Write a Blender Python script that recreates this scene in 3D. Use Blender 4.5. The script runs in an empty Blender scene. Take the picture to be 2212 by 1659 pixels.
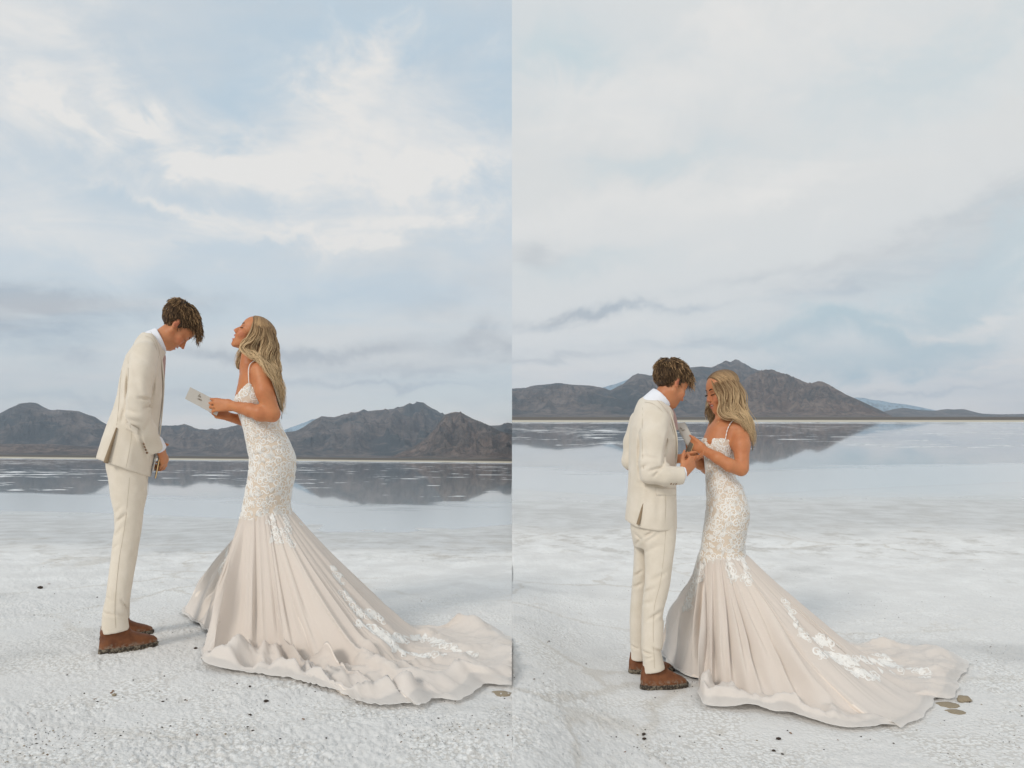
import bpy, math, random
import numpy as np
from mathutils import Vector, Matrix

# ------------------------------------------------------------------ camera, sky, sun, exposure
S = bpy.context.scene
F = 1613.0                     # focal length in the picture's own units (picture is 2212 x 1659 of them)
CX, HY = 1106.0, 991.0         # picture centre line and eye level
CAMZ = 1.02
cd = bpy.data.cameras.new('camera'); cam = bpy.data.objects.new('camera', cd)
S.collection.objects.link(cam); S.camera = cam
cam.location = (0, 0, CAMZ); cam.rotation_euler = (math.pi/2, 0, 0)
cd.sensor_width = 36.0; cd.lens = 36.0*F/2212.0
cd.shift_y = -(829.5-HY)/2212.0
cd.clip_start = 0.1; cd.clip_end = 60000

S.view_settings.view_transform = 'Standard'; S.view_settings.look = 'None'
S.view_settings.exposure = 0.16; S.view_settings.gamma = 1.0
S.view_settings.use_curve_mapping = False
S.cycles.max_bounces = 8; S.cycles.transparent_max_bounces = 16
S.cycles.diffuse_bounces = 3; S.cycles.glossy_bounces = 3; S.cycles.volume_bounces = 1
S.cycles.use_denoising = True
S.cycles.sample_clamp_indirect = 5.0

W = bpy.data.worlds.new('World'); S.world = W; W.use_nodes = True
SUN_EL, SUN_AZ = math.radians(32), math.radians(-142)    # azimuth from +Y towards +X

class NT:
    """tiny helper to write node trees"""
    def __init__(s, tree): s.t = tree; s.n = tree.nodes; s.l = tree.links
    def put(s, sock, v):
        if v is None: return
        if hasattr(v, 'is_linked') or hasattr(v, 'links'): s.l.new(v, sock)
        elif isinstance(v, (tuple, list)) and len(v) == 3 and sock.type == 'RGBA': sock.default_value = (*v, 1)
        else: sock.default_value = v
    def m(s, op, a, b=None, c=None, clamp=False):
        n = s.n.new('ShaderNodeMath'); n.operation = op; n.use_clamp = clamp
        s.put(n.inputs[0], a); s.put(n.inputs[1], b)
        if c is not None: s.put(n.inputs[2], c)
        return n.outputs[0]
    def vm(s, op, a, b=None, c=None):
        n = s.n.new('ShaderNodeVectorMath'); n.operation = op
        s.put(n.inputs[0], a); s.put(n.inputs[1], b)
        if c is not None: s.put(n.inputs[2], c)
        return n.outputs[0]
    def sep(s, v):
        n = s.n.new('ShaderNodeSeparateXYZ'); s.put(n.inputs[0], v); return n.outputs
    def comb(s, x, y, z):
        n = s.n.new('ShaderNodeCombineXYZ'); s.put(n.inputs[0], x); s.put(n.inputs[1], y); s.put(n.inputs[2], z); return n.outputs[0]
    def ramp(s, v, stops, interp='LINEAR'):
        n = s.n.new('ShaderNodeValToRGB'); s.put(n.inputs[0], v); cr = n.color_ramp; cr.interpolation = interp
        while len(cr.elements) < len(stops): cr.elements.new(0.5)
        for e, (p, c) in zip(cr.elements, stops):
            e.position = p
            if not isinstance(c, (tuple, list)): c = (c, c, c)
            e.color = (*c, 1)
        return n.outputs[0]
    def ss(s, v, a, b):
        n = s.n.new('ShaderNodeMapRange'); n.interpolation_type = 'SMOOTHSTEP'
        s.put(n.inputs[0], v); s.put(n.inputs[1], a); s.put(n.inputs[2], b); return n.outputs[0]
    def mr(s, v, a, b, c, d):
        n = s.n.new('ShaderNodeMapRange')
        for i, q in enumerate((v, a, b, c, d)): s.put(n.inputs[i], q)
        return n.outputs[0]
    def mix(s, f, a, b, mode='MIX'):
        n = s.n.new('ShaderNodeMix'); n.data_type = 'RGBA'; n.blend_type = mode
        s.put(n.inputs[0], f); s.put(n.inputs[6], a); s.put(n.inputs[7], b); return n.outputs[2]
    def noise(s, v, scale, detail=4, rough=0.55, dist=0.0, out=0):
        n = s.n.new('ShaderNodeTexNoise'); s.put(n.inputs['Vector'], v); n.inputs['Scale'].default_value = scale
        n.inputs['Detail'].default_value = detail; n.inputs['Roughness'].default_value = rough
        n.inputs['Distortion'].default_value = dist
        return n.outputs[out]
    def vor(s, v, scale, feature='F1', out='Distance', rnd=1.0):
        n = s.n.new('ShaderNodeTexVoronoi'); n.feature = feature; s.put(n.inputs['Vector'], v)
        n.inputs['Scale'].default_value = scale; n.inputs['Randomness'].default_value = rnd
        return n.outputs[out]
    def bump(s, h, strength, dist, normal=None):
        n = s.n.new('ShaderNodeBump'); s.put(n.inputs['Height'], h)
        n.inputs['Strength'].default_value = strength; n.inputs['Distance'].default_value = dist
        if normal is not None: s.put(n.inputs['Normal'], normal)
        return n.outputs[0]

def build_world():
    t = NT(W.node_tree); t.n.clear()
    out = t.n.new('ShaderNodeOutputWorld'); bg = t.n.new('ShaderNodeBackground')
    t.l.new(bg.outputs[0], out.inputs[0])
    tc = t.n.new('ShaderNodeTexCoord'); D = tc.outputs['Generated']
    x, y, z = t.sep(D)
    az = t.m('ARCTAN2', x, y)
    el = t.m('ARCTAN2', z, t.m('POWER', t.m('ADD', t.m('MULTIPLY', x, x), t.m('MULTIPLY', y, y)), 0.5))
    right = t.ss(az, -0.0003, 0.0003)
    # the two days have their own air: the right-hand one is seen tilted up a little
    sky = t.n.new('ShaderNodeTexSky'); sky.sky_type = 'NISHITA'; sky.sun_disc = False
    sky.sun_elevation = SUN_EL; sky.sun_rotation = SUN_AZ; sky.dust_density = 1.5
    nish = t.vm('SCALE', sky.outputs[0]); t.n[-1].inputs[3].default_value = 0.12
    # warped coordinates for cloud noise; clouds lie on a high sheet, so they flatten towards the horizon
    zz = t.m('ADD', t.m('MAXIMUM', z, 0.0), 0.16)
    px_, py_ = t.m('DIVIDE', x, zz), t.m('DIVIDE', y, zz)
    off = t.m('MULTIPLY', right, 7.3)
    cv = t.comb(t.m('ADD', px_, off), py_, off)
    rotm = t.n.new('ShaderNodeMapping'); rotm.inputs['Rotation'].default_value = (0, 0, math.radians(-28))
    rotm.inputs['Scale'].default_value = (0.55, 1.25, 1.0)
    t.put(rotm.inputs[0], cv); cvr = rotm.outputs[0]
    n1 = t.noise(cvr, 0.85, 6, 0.55, 0.6)
    n2 = t.noise(cvr, 2.3, 7, 0.6, 0.9)
    n3 = t.noise(t.comb(t.m('MULTIPLY', az, 6.0), t.m('MULTIPLY', el, 26.0), off), 1.0, 6, 0.6, 0.4)
    n4 = t.noise(t.comb(t.m('MULTIPLY', az, 9.0), t.m('MULTIPLY', el, 13.0), 3.0), 1.0, 8, 0.72, 0.9)
    n5 = t.noise(t.comb(t.m('MULTIPLY', az, 9.0), t.m('MULTIPLY', el, 13.0), 9.0), 1.0, 5, 0.6, 0.5)
    # clear-air colour by height
    elN = t.m('DIVIDE', el, 0.62, clamp=True)
    clearL = t.ramp(elN, [(0.0, (0.94, 0.94, 0.89)), (0.14, (0.79, 0.86, 0.87)), (0.35, (0.66, 0.76, 0.83)), (0.62, (0.53, 0.65, 0.745)), (1.0, (0.49, 0.62, 0.73))])
    clearR = t.ramp(elN, [(0.0, (0.93, 0.88, 0.85)), (0.16, (0.74, 0.83, 0.86)), (0.33, (0.70, 0.79, 0.82)), (0.6, (0.68, 0.745, 0.77)), (1.0, (0.655, 0.735, 0.775))])
    clear = t.mix(right, clearL, clearR)
    clear = t.mix(0.10, clear, nish)
    # high thin white veil
    cov = t.mr(right, 0, 1, 0.0, 0.15)
    veil = t.ss(t.m('ADD', t.m('ADD', t.m('MULTIPLY', n1, 0.75), t.m('MULTIPLY', n2, 0.25)), cov), 0.41, 0.66)
    whiteL = t.ramp(elN, [(0.0, (0.96, 0.93, 0.88)), (0.2, (0.84, 0.85, 0.84)), (0.4, (0.74, 0.745, 0.735)), (1.0, (0.715, 0.73, 0.735))])
    whiteR = t.ramp(elN, [(0.0, (0.96, 0.91, 0.87)), (0.2, (0.85, 0.86, 0.86)), (0.35, (0.78, 0.80, 0.80)), (0.6, (0.755, 0.765, 0.755)), (1.0, (0.71, 0.74, 0.75))])
    white = t.mix(right, whiteL, whiteR)
    col = t.mix(t.m('MULTIPLY', veil, 0.80), clear, white)
    # individual cloud features: (px, py, half width, half height, tilt deg, strength, kind) as directions
    def feat(px, py, w, h, tilt, s, rag=1.0):
        a0 = math.atan((px-CX)/F); e0 = math.atan((HY-py)/math.hypot(F, px-CX))
        ca, sa = math.cos(math.radians(tilt)), math.sin(math.radians(tilt))
        da = t.m('ADD', t.m('SUBTRACT', az, a0), t.m('MULTIPLY', t.m('SUBTRACT', n4, 0.5), 0.30*rag*w/200))
        de = t.m('ADD', t.m('SUBTRACT', el, e0), t.m('MULTIPLY', t.m('SUBTRACT', n5, 0.5), 0.34*rag*max(h, 25)/100))
        u = t.m('DIVIDE', t.m('ADD', t.m('MULTIPLY', da, ca), t.m('MULTIPLY', de, sa)), w/F)
        v = t.m('DIVIDE', t.m('SUBTRACT', t.m('MULTIPLY', de, ca), t.m('MULTIPLY', da, sa)), h/F)
        r2 = t.m('ADD', t.m('MULTIPLY', u, u), t.m('MULTIPLY', v, v))
        return t.m('MULTIPLY', t.m('POWER', 2.718, t.m('MULTIPLY', r2, -1.0)), s)
    def side(v, r): return t.m('MULTIPLY', v, right if r else t.m('SUBTRACT', 1.0, right))
    def acc(fs, r):
        a = None
        for f in fs:
            g = feat(*f)
            a = g if a is None else t.m('ADD', a, g)
        return side(a, r)
    brightL = acc([(90, 210, 170, 210, 0, .6), (840, 180, 210, 70, 5, .6), (900, 340, 240, 110, 8, .7), (600, 335, 210, 50, 0, .6), (480, 500, 400, 34, 6, .55), (60, 480, 120, 60, 0, .5), (330, 290, 130, 30, -38, .9), (470, 345, 150, 42, -8, 1.0), (170, 285, 120, 22, -40, .7), (380, 448, 120, 9, -8, .9),
                   (760, 250, 190, 90, 0, .55), (960, 400, 260, 70, 12, .55), (560, 520, 330, 20, 12, .6), (900, 380, 200, 30, 15, .5),
                   (60, 130, 120, 130, 0, .5), (560, 920, 600, 26, 0, .9), (100, 800, 200, 25, 0, .5)], 0)
    blueL = acc([(620, 190, 150, 60, 10, .9), (500, 270, 90, 60, -30, .8), (800, 60, 260, 45, 5, .8), (1080, 170, 60, 60, 0, .7),
                 (230, 440, 120, 25, 0, .6), (760, 640, 260, 40, 10, .35)], 0)
    greyL = acc([(40, 700, 130, 34, 0, 1.1), (190, 670, 130, 26, 6, .8), (420, 645, 90, 18, -6, .5), (700, 765, 170, 16, 3, 1.0),
                 (470, 775, 70, 12, 0, .9), (1060, 740, 130, 40, 6, .9), (880, 800, 240, 12, 0, .5), (1000, 640, 150, 30, 10, .35), (830, 830, 260, 8, 0, .6),
                 (200, 855, 300, 10, 0, .4)], 0)
    brightR = acc([(1600, 140, 220, 90, 0, .9), (1300, 235, 170, 50, 0, .9), (1850, 300, 300, 60, 12, .7), (1250, 470, 220, 30, 8, .6), (1620, 420, 260, 40, 10, .5), (2130, 705, 90, 14, -4, 1.0),
                   (2010, 715, 70, 9, -10, .9), (2190, 775, 60, 14, 0, .9), (1700, 640, 90, 20, 10, .4), (1250, 800, 300, 18, 0, .7),
                   (1480, 700, 260, 14, 0, .4), (2150, 790, 90, 7, 0, .8), (2050, 830, 230, 22, 4, .8)], 1)
    blueR = acc([(1230, 130, 100, 50, 0, .7), (1420, 360, 160, 26, 6, .45), (2020, 130, 200, 60, 10, .5), (1240, 570, 160, 30, 0, .35), (1990, 720, 260, 60, 8, .8), (1700, 720, 200, 40, 0, .5), (2160, 560, 160, 70, 15, .6), (1900, 800, 260, 20, 0, .6),
                 (2000, 240, 220, 40, 10, .25)], 1)
    greyR = acc([(1240, 680, 150, 14, 4, .9), (1400, 672, 130, 9, 2, .8), (2100, 480, 260, 50, 15, .55), (1500, 740, 160, 12, 0, .5),
                 (1200, 770, 170, 10, 0, .5), (1150, 545, 70, 22, 0, .4), (1900, 610, 190, 22, 8, .4), (1650, 590, 160, 16, 5, .4), (1900, 850, 240, 6, 0, .5)], 1)
    ragged = t.mr(n2, 0.3, 0.7, 0.35, 1.25)
    blue = t.m('MULTIPLY', t.m('ADD', blueL, blueR), 1.0, clamp=True)
    col = t.mix(blue, col, t.mix(right, (0.45, 0.595, 0.72), (0.50, 0.645, 0.715)))
    br = t.m('MULTIPLY', t.m('MULTIPLY', t.m('ADD', brightL, brightR), ragged), 0.9, clamp=True)
    col = t.mix(br, col, t.ramp(elN, [(0.0, (1.0, 0.95, 0.90)), (0.25, (0.88, 0.88, 0.86)), (1.0, (0.765, 0.775, 0.77))]))
    gr = t.m('MULTIPLY', t.m('MULTIPLY', t.m('ADD', greyL, greyR), t.mr(n3, 0.3, 0.7, 0.30, 1.7)), 0.85, clamp=True)
    pinkish = t.mix(t.ss(n1, 0.4, 0.62), (0.42, 0.52, 0.61), (0.52, 0.555, 0.59))
    col = t.mix(gr, col, pinkish)
    # thin streaks close to the horizon
    st = t.m('MULTIPLY', t.ss(n3, 0.45, 0.7), t.m('SUBTRACT', 1.0, t.ss(el, 0.05, 0.24)))
    col = t.mix(t.m('MULTIPLY', st, 0.40), col, (0.60, 0.67, 0.73))
    col = t.mix(1.0, col, (0.955, 0.925, 0.90), 'MULTIPLY')
    t.put(bg.inputs[0], col); bg.inputs[1].default_value = 1.0
    W.cycles.sampling_method = 'MANUAL'; W.cycles.sample_map_resolution = 1024
build_world()

sl = bpy.data.lights.new('sun', 'SUN'); so = bpy.data.objects.new('sun', sl); S.collection.objects.link(so)
sl.energy = 1.25; sl.angle = math.radians(14); sl.color = (1.0, 0.93, 0.84)
sdir = Vector((math.sin(SUN_AZ)*math.cos(SUN_EL), math.cos(SUN_AZ)*math.cos(SUN_EL), math.sin(SUN_EL)))
so.rotation_euler = sdir.to_track_quat('Z', 'Y').to_euler()

# ------------------------------------------------------------------ helpers
RNG = np.random.RandomState(7)
_perm = RNG.permutation(512).astype(np.int64)
_g3 = RNG.normal(size=(512, 3)); _g3 /= np.linalg.norm(_g3, axis=1)[:, None]; _g3 = _g3.astype(np.float32)
def perlin(x, y, z=0.0, seed=0):
    seed = int(seed)
    x, y, z = np.broadcast_arrays(np.asarray(x, dtype=np.float64), np.asarray(y, dtype=np.float64), np.asarray(z, dtype=np.float64))
    xi, yi, zi = np.floor(x).astype(np.int64), np.floor(y).astype(np.int64), np.floor(z).astype(np.int64)
    xf, yf, zf = (x-xi).astype(np.float32), (y-yi).astype(np.float32), (z-zi).astype(np.float32)
    f = lambda t: t*t*t*(t*(t*6-15)+10)
    u, v, w = f(xf), f(yf), f(zf)
    def g(i, j, k):
        h = _perm[(_perm[(_perm[(xi+i+seed*57) & 511]+yi+j) & 511]+zi+k) & 511]
        gg = _g3[h]
        return gg[..., 0]*(xf-i)+gg[..., 1]*(yf-j)+gg[..., 2]*(zf-k)
    a = g(0,0,0)*(1-u)+g(1,0,0)*u; b = g(0,1,0)*(1-u)+g(1,1,0)*u
    c = g(0,0,1)*(1-u)+g(1,0,1)*u; d = g(0,1,1)*(1-u)+g(1,1,1)*u
    return (a*(1-v)+b*v)*(1-w)+(c*(1-v)+d*v)*w
def fbm(x, y, z=0.0, o=4, seed=0, lac=2.0, gain=0.5):
    s = 0; a = 1.0; k = 1.0
    for i in range(o):
        s = s+a*perlin(np.asarray(x)*k, np.asarray(y)*k, np.asarray(z)*k, seed+i); a *= gain; k *= lac
    return s
def ridged(x, y, z=0.0, o=4, seed=0):
    s = 0; a = 1.0; k = 1.0; w = 1.0
    for i in range(o):
        n = 1-np.abs(perlin(np.asarray(x)*k, np.asarray(y)*k, np.asarray(z)*k, seed+i))*2.2
        n = np.clip(n, 0, 1)**2*w; w = np.clip(n*1.6, 0, 1); s = s+a*n; a *= 0.5; k *= 2.05
    return s
def sstep(a, b, x):
    t = np.clip((np.asarray(x, dtype=float)-a)/(b-a), 0, 1); return t*t*(3-2*t)

def link(o, parent=None, **props):
    S.collection.objects.link(o)
    if parent is not None: o.parent = parent
    for k, v in props.items():
        if v is not None: o[k] = v
    return o
def mesh_obj(name, verts, faces, mat, parent=None, smooth=True, cols=None, uvs=None, **props):
    """verts (N,3); faces (M,4) or (M,3) array, or a list of such arrays"""
    me = bpy.data.meshes.new(name)
    verts = np.ascontiguousarray(verts, dtype=np.float32)
    fl = faces if isinstance(faces, list) else [faces]
    fl = [np.asarray(f, dtype=np.int32) for f in fl if len(f)]
    me.vertices.add(len(verts)); me.vertices.foreach_set('co', verts.ravel())
    tot = np.concatenate([np.full(len(f), f.shape[1], dtype=np.int32) for f in fl])
    idx = np.concatenate([f.ravel() for f in fl])
    st = np.concatenate([[0], np.cumsum(tot)[:-1]]).astype(np.int32)
    me.loops.add(len(idx)); me.loops.foreach_set('vertex_index', idx)
    me.polygons.add(len(tot)); me.polygons.foreach_set('loop_start', st); me.polygons.foreach_set('loop_total', tot)
    me.polygons.foreach_set('use_smooth', np.full(len(tot), smooth))
    me.update(calc_edges=True)
    if cols is not None:
        ca = me.color_attributes.new('Col', 'FLOAT_COLOR', 'POINT')
        c = np.ones((len(verts), 4), dtype=np.float32); c[:, :cols.shape[1]] = cols
        ca.data.foreach_set('color', c.ravel())
    if uvs is not None:
        uvl = me.uv_layers.new(name='UVMap'); uvl.data.foreach_set('uv', np.asarray(uvs, dtype=np.float32)[idx].ravel())
    me.validate()
    if mat is not None: me.materials.append(mat)
    return link(bpy.data.objects.new(name, me), parent, **props)
def grid_faces(nu, nv, wrap_u=False, off=0):
    """vertex (i,j) at i*nv+j"""
    iu = np.arange(nu if wrap_u else nu-1); jv = np.arange(nv-1)
    I, J = np.meshgrid(iu, jv, indexing='ij'); I2 = (I+1) % nu
    return (np.stack([I*nv+J, I2*nv+J, I2*nv+J+1, I*nv+J+1], -1).reshape(-1, 4)+off)
def mat_new(name):
    m = bpy.data.materials.new(name); m.use_nodes = True
    t = NT(m.node_tree); p = t.n['Principled BSDF']; return m, t, p
def simple_mat(name, col, rough=0.6, spec=0.3, **kw):
    m, t, p = mat_new(name); t.put(p.inputs['Base Color'], col); p.inputs['Roughness'].default_value = rough
    p.inputs['Specular IOR Level'].default_value = spec
    for k, v in kw.items(): t.put(p.inputs[k.replace('_', ' ')], v)
    return m

# ------------------------------------------------------------------ the two flats: planes through the eye levels of the two views
BX_L = -(991.0-981.0)/F/0.6857       # the left flat dips a little to the left
BY_R = (991.0-899.5)/F               # the right flat rises away from the viewer
ZR = CAMZ-1.415
def plane(x, y, right):
    return ZR+BY_R*np.asarray(y, dtype=float)+0*np.asarray(x) if right else BX_L*np.asarray(x, dtype=float)+0*np.asarray(y)
def ground_pt(px, py, right, lift=0.0):
    """point of the flat seen at picture position px, py"""
    u = (px-CX)/F; v = (HY-py)/F
    y = ((CAMZ-ZR) if right else CAMZ)/(((BY_R) if right else BX_L*u)-v)
    if lift: y = (((CAMZ-ZR) if right else CAMZ)-lift)/(((BY_R) if right else BX_L*u)-v)
    return np.array([u*y, y, CAMZ+v*y])
# places that are pressed flat: (x, y, radius)
FLAT = []
def ground_rel(x, y, right):
    """salt relief above the plane"""
    x = np.asarray(x, dtype=float); y = np.asarray(y, dtype=float)
    sd = 20 if right else 0
    r = np.hypot(x, y)
    edge = 8.0+1.1*fbm(x*0.35, y*0.35, 3.1, 3, sd+1)+0.25*x*(0.6 if right else 0.0)
    dry = 1-sstep(-0.8, 0.8, y-edge)
    near = np.exp(-np.maximum(y-2.2, 0)/2.2)
    big = 0.030*fbm(x*0.9, y*0.9, 0.5, 3, sd+3)
    clod = np.maximum(ridged(x*5, y*5, 1.0, 3, sd+9)-0.9, 0)*0.012
    pop = 0.012*np.abs(perlin(x*38, y*38, 2.2, sd+5))+0.010*np.abs(perlin(x*80, y*80, 7.7, sd+6))
    popmask = sstep(-0.15, 0.35, fbm(x*0.8+2, y*0.8, 5.5, 3, sd+7)+0.25*near+0.02)
    rel = big*0.6+clod*0.8*(0.4+0.6*popmask)+pop*(0.35+1.25*popmask*(0.4+near))
    wetbump = 0.004*fbm(x*1.5, y*1.5, 0.2, 3, sd+4)
    crust = np.exp(-((y-edge+0.5)/0.5)**2)*0.02*np.maximum(fbm(x*9, y*9, 4.4, 3, sd+11)+0.1, 0)
    far = 1-sstep(9.5, 12, y)
    out = (rel*dry+wetbump*(1-dry)+crust)*far
    if right:      # added salt bank up to the other flat's level, keeps shade off the seam
        out = out+np.maximum(-plane(0*x, y, True), 0)*np.exp(-(np.maximum(x, 0)/0.34)**2)*sstep(0, 0.4, y+0*x)
    return out
def gz(x, y, right): return plane(x, y, right)+ground_rel(x, y, right)

def ground_material():
    m, t, p = mat_new('salt crust')
    g = t.n.new('ShaderNodeNewGeometry'); P = g.outputs['Position']
    x, y, z = t.sep(P)
    right = t.m('GREATER_THAN', x, 0.0)
    Pk = t.vm('ADD', P, t.comb(t.m('MULTIPLY', right, 31.0), 0, 0))
    nb = t.noise(Pk, 0.45, 4, 0.6); nm = t.noise(Pk, 2.6, 5, 0.6); nf = t.noise(Pk, 22, 5, 0.65); ns = t.noise(Pk, 90, 3, 0.6)
    yy = t.m('ADD', y, t.m('MULTIPLY', t.m('SUBTRACT', nb, 0.5), 4.5))
    yy = t.m('ADD', yy, t.m('MULTIPLY', t.m('SUBTRACT', nm, 0.5), 1.6))
    wet = t.ss(yy, t.mr(right, 0, 1, 7.6, 8.6), t.mr(right, 0, 1, 9.2, 10.6))         # 0 dry, 1 wet
    shine = t.ss(yy, 10.5, 15.0)
    dry = t.mix(t.ss(nm, 0.35, 0.7), (0.735, 0.72, 0.70), (0.84, 0.83, 0.81))
    dry = t.mix(t.m('MULTIPLY', t.ss(nf, 0.52, 0.75), 0.30), dry, (0.62, 0.61, 0.60))
    soil = t.m('MULTIPLY', t.ss(t.noise(Pk, 5.5, 5, 0.7), 0.60, 0.74), t.ss(nb, 0.40, 0.62))
    dry = t.mix(t.m('MULTIPLY', soil, 0.55), dry, (0.52, 0.455, 0.37))
    pop = t.vor(Pk, 55); near = t.m('SUBTRACT', 1.0, t.ss(y, 3.0, 7.0))
    dry = t.mix(t.m('MULTIPLY', t.m('MULTIPLY', t.ss(pop, 0.42, 0.62), near), t.m('MULTIPLY', t.ss(nm, 0.42, 0.6), 0.5)), dry, (0.50, 0.46, 0.41))
    speck = t.m('MULTIPLY', t.m('SUBTRACT', 1.0, t.ss(t.vor(Pk, 38), 0.07, 0.13)), t.ss(t.noise(Pk, 1.7, 3, 0.6), 0.52, 0.66))
    dry = t.mix(t.m('MULTIPLY', speck, 0.8), dry, (0.16, 0.12, 0.09))
    # grey damp patches between the white crust
    damp = t.m('MULTIPLY', t.ss(t.noise(t.vm('ADD', Pk, (3, 5, 0)), 0.9, 4, 0.55), 0.55, 0.72), 0.55)
    dry = t.mix(damp, dry, (0.52, 0.51, 0.495))
    ed = t.vor(t.vm('ADD', Pk, t.comb(t.m('MULTIPLY', nm, 0.5), t.m('MULTIPLY', nf, 0.12), 0)), 0.9, 'DISTANCE_TO_EDGE')
    crack = t.m('MULTIPLY', t.m('SUBTRACT', 1.0, t.ss(ed, 0.004, 0.03)), t.ss(nb, 0.45, 0.6))
    dry = t.mix(t.m('MULTIPLY', crack, 0.35), dry, (0.50, 0.44, 0.36))
    wetc = t.mix(t.ss(nm, 0.3, 0.7), (0.51, 0.50, 0.48), (0.66, 0.655, 0.645))
    brown = t.m('MULTIPLY', t.ss(t.noise(Pk, 3.2, 6, 0.7), 0.48, 0.66), t.m('MULTIPLY', t.ss(yy, 6.8, 8.0), t.m('SUBTRACT', 1.0, t.ss(yy, 9.0, 11.0))))
    c = t.mix(wet, dry, wetc)
    c = t.mix(t.m('MULTIPLY', brown, 0.42), c, (0.36, 0.32, 0.27))
    c = t.mix(shine, c, (0.64, 0.64, 0.63))
    # pale strand beyond the water and the brown fan behind it
    strand = t.ss(y, 150, 190)
    yr = t.m('ADD', y, t.m('MULTIPLY', t.m('SUBTRACT', t.noise(t.vm('MULTIPLY', P, (0.012, 0.004, 0.0)), 1.0, 5, 0.6), 0.5), 190))
    fan = t.ss(yr, 240, 330)
    c = t.mix(strand, c, (0.60, 0.55, 0.46))
    c = t.mix(fan, c, (0.17, 0.155, 0.14))
    t.put(p.inputs['Base Color'], c)
    rg = t.mix(wet, (0.85,)*3, (0.42,)*3); rg = t.mix(shine, rg, (0.14,)*3); rg = t.mix(strand, rg, (0.95,)*3)
    t.put(p.inputs['Roughness'], rg)
    sp = t.mix(wet, (0.15,)*3, (0.5,)*3); sp = t.mix(shine, sp, (0.6,)*3); sp = t.mix(strand, sp, (0.0,)*3)
    t.put(p.inputs['Specular IOR Level'], sp)
    fade = t.m('SUBTRACT', 1.0, t.ss(y, 4.0, 9.0))
    h = t.m('SUBTRACT', t.m('MULTIPLY', nf, 0.3), t.m('MULTIPLY', pop, t.m('MULTIPLY', fade, t.mr(t.noise(Pk, 1.3, 4, 0.65), 0.35, 0.65, 0.1, 1.0)))); h = t.m('ADD', h, t.m('MULTIPLY', ns, t.m('MULTIPLY', fade, 0.5)))
    h = t.m('MULTIPLY', h, t.m('SUBTRACT', 1.0, t.m('MULTIPLY', wet, 0.85)))
    h = t.m('MULTIPLY', h, t.m('SUBTRACT', 1.0, shine))
    t.put(p.inputs['Normal'], t.bump(h, 0.55, 0.014))
    return m
M_GROUND = ground_material()

def build_ground(right):
    ys = [-400, -80, -20, -6, -2, 0, 1.0, 1.5, 1.9, 2.15]
    y = 2.25
    while y < 16: ys.append(y); y *= 1.0058 if y < 9 else 1.015
    while y < 14000: ys.append(y); y *= 1.06
    ys = np.array(ys)
    us = np.concatenate([np.linspace(0, 0.74, 300), [0.8, 0.95, 1.2, 1.6, 2.4, 6.0]])
    w = np.where(ys > 2, ys, 2+np.maximum(0, 2-ys)*1.0)
    X = us[None, :]*w[:, None]*(1 if right else -1); Y = np.repeat(ys[:, None], len(us), 1)
    Z = plane(X, Y, right)
    m = (Y > 0.0) & (Y < 18)
    Z[m] += ground_rel(X[m], Y[m], right)
    V = np.stack([X, Y, Z], -1)
    nu, nv = V.shape[:2]
    f = grid_faces(nu, nv)
    if right: f = f[:, ::-1]
    V = V.reshape(-1, 3)
    faces = [f]
    # cut face along the seam between the two flats, down from whichever sheet stands higher
    edge = np.arange(nu)*nv
    other = plane(0*ys, ys, not right)
    low = np.minimum(V[edge, 2], other)-0.05
    keep = V[edge, 2] > other-0.02
    sk = V[edge].copy(); sk[:, 2] = low; sk[:, 0] = 0.0
    V2 = np.concatenate([V, sk]); k = np.where(keep[:-1] & keep[1:])[0]
    sf = np.stack([edge[k], edge[k+1], len(V)+k+1, len(V)+k], -1)
    return mesh_obj('salt_flat', V2, [f, sf], M_GROUND, kind='structure')
build_ground(False); build_ground(True)

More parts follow.
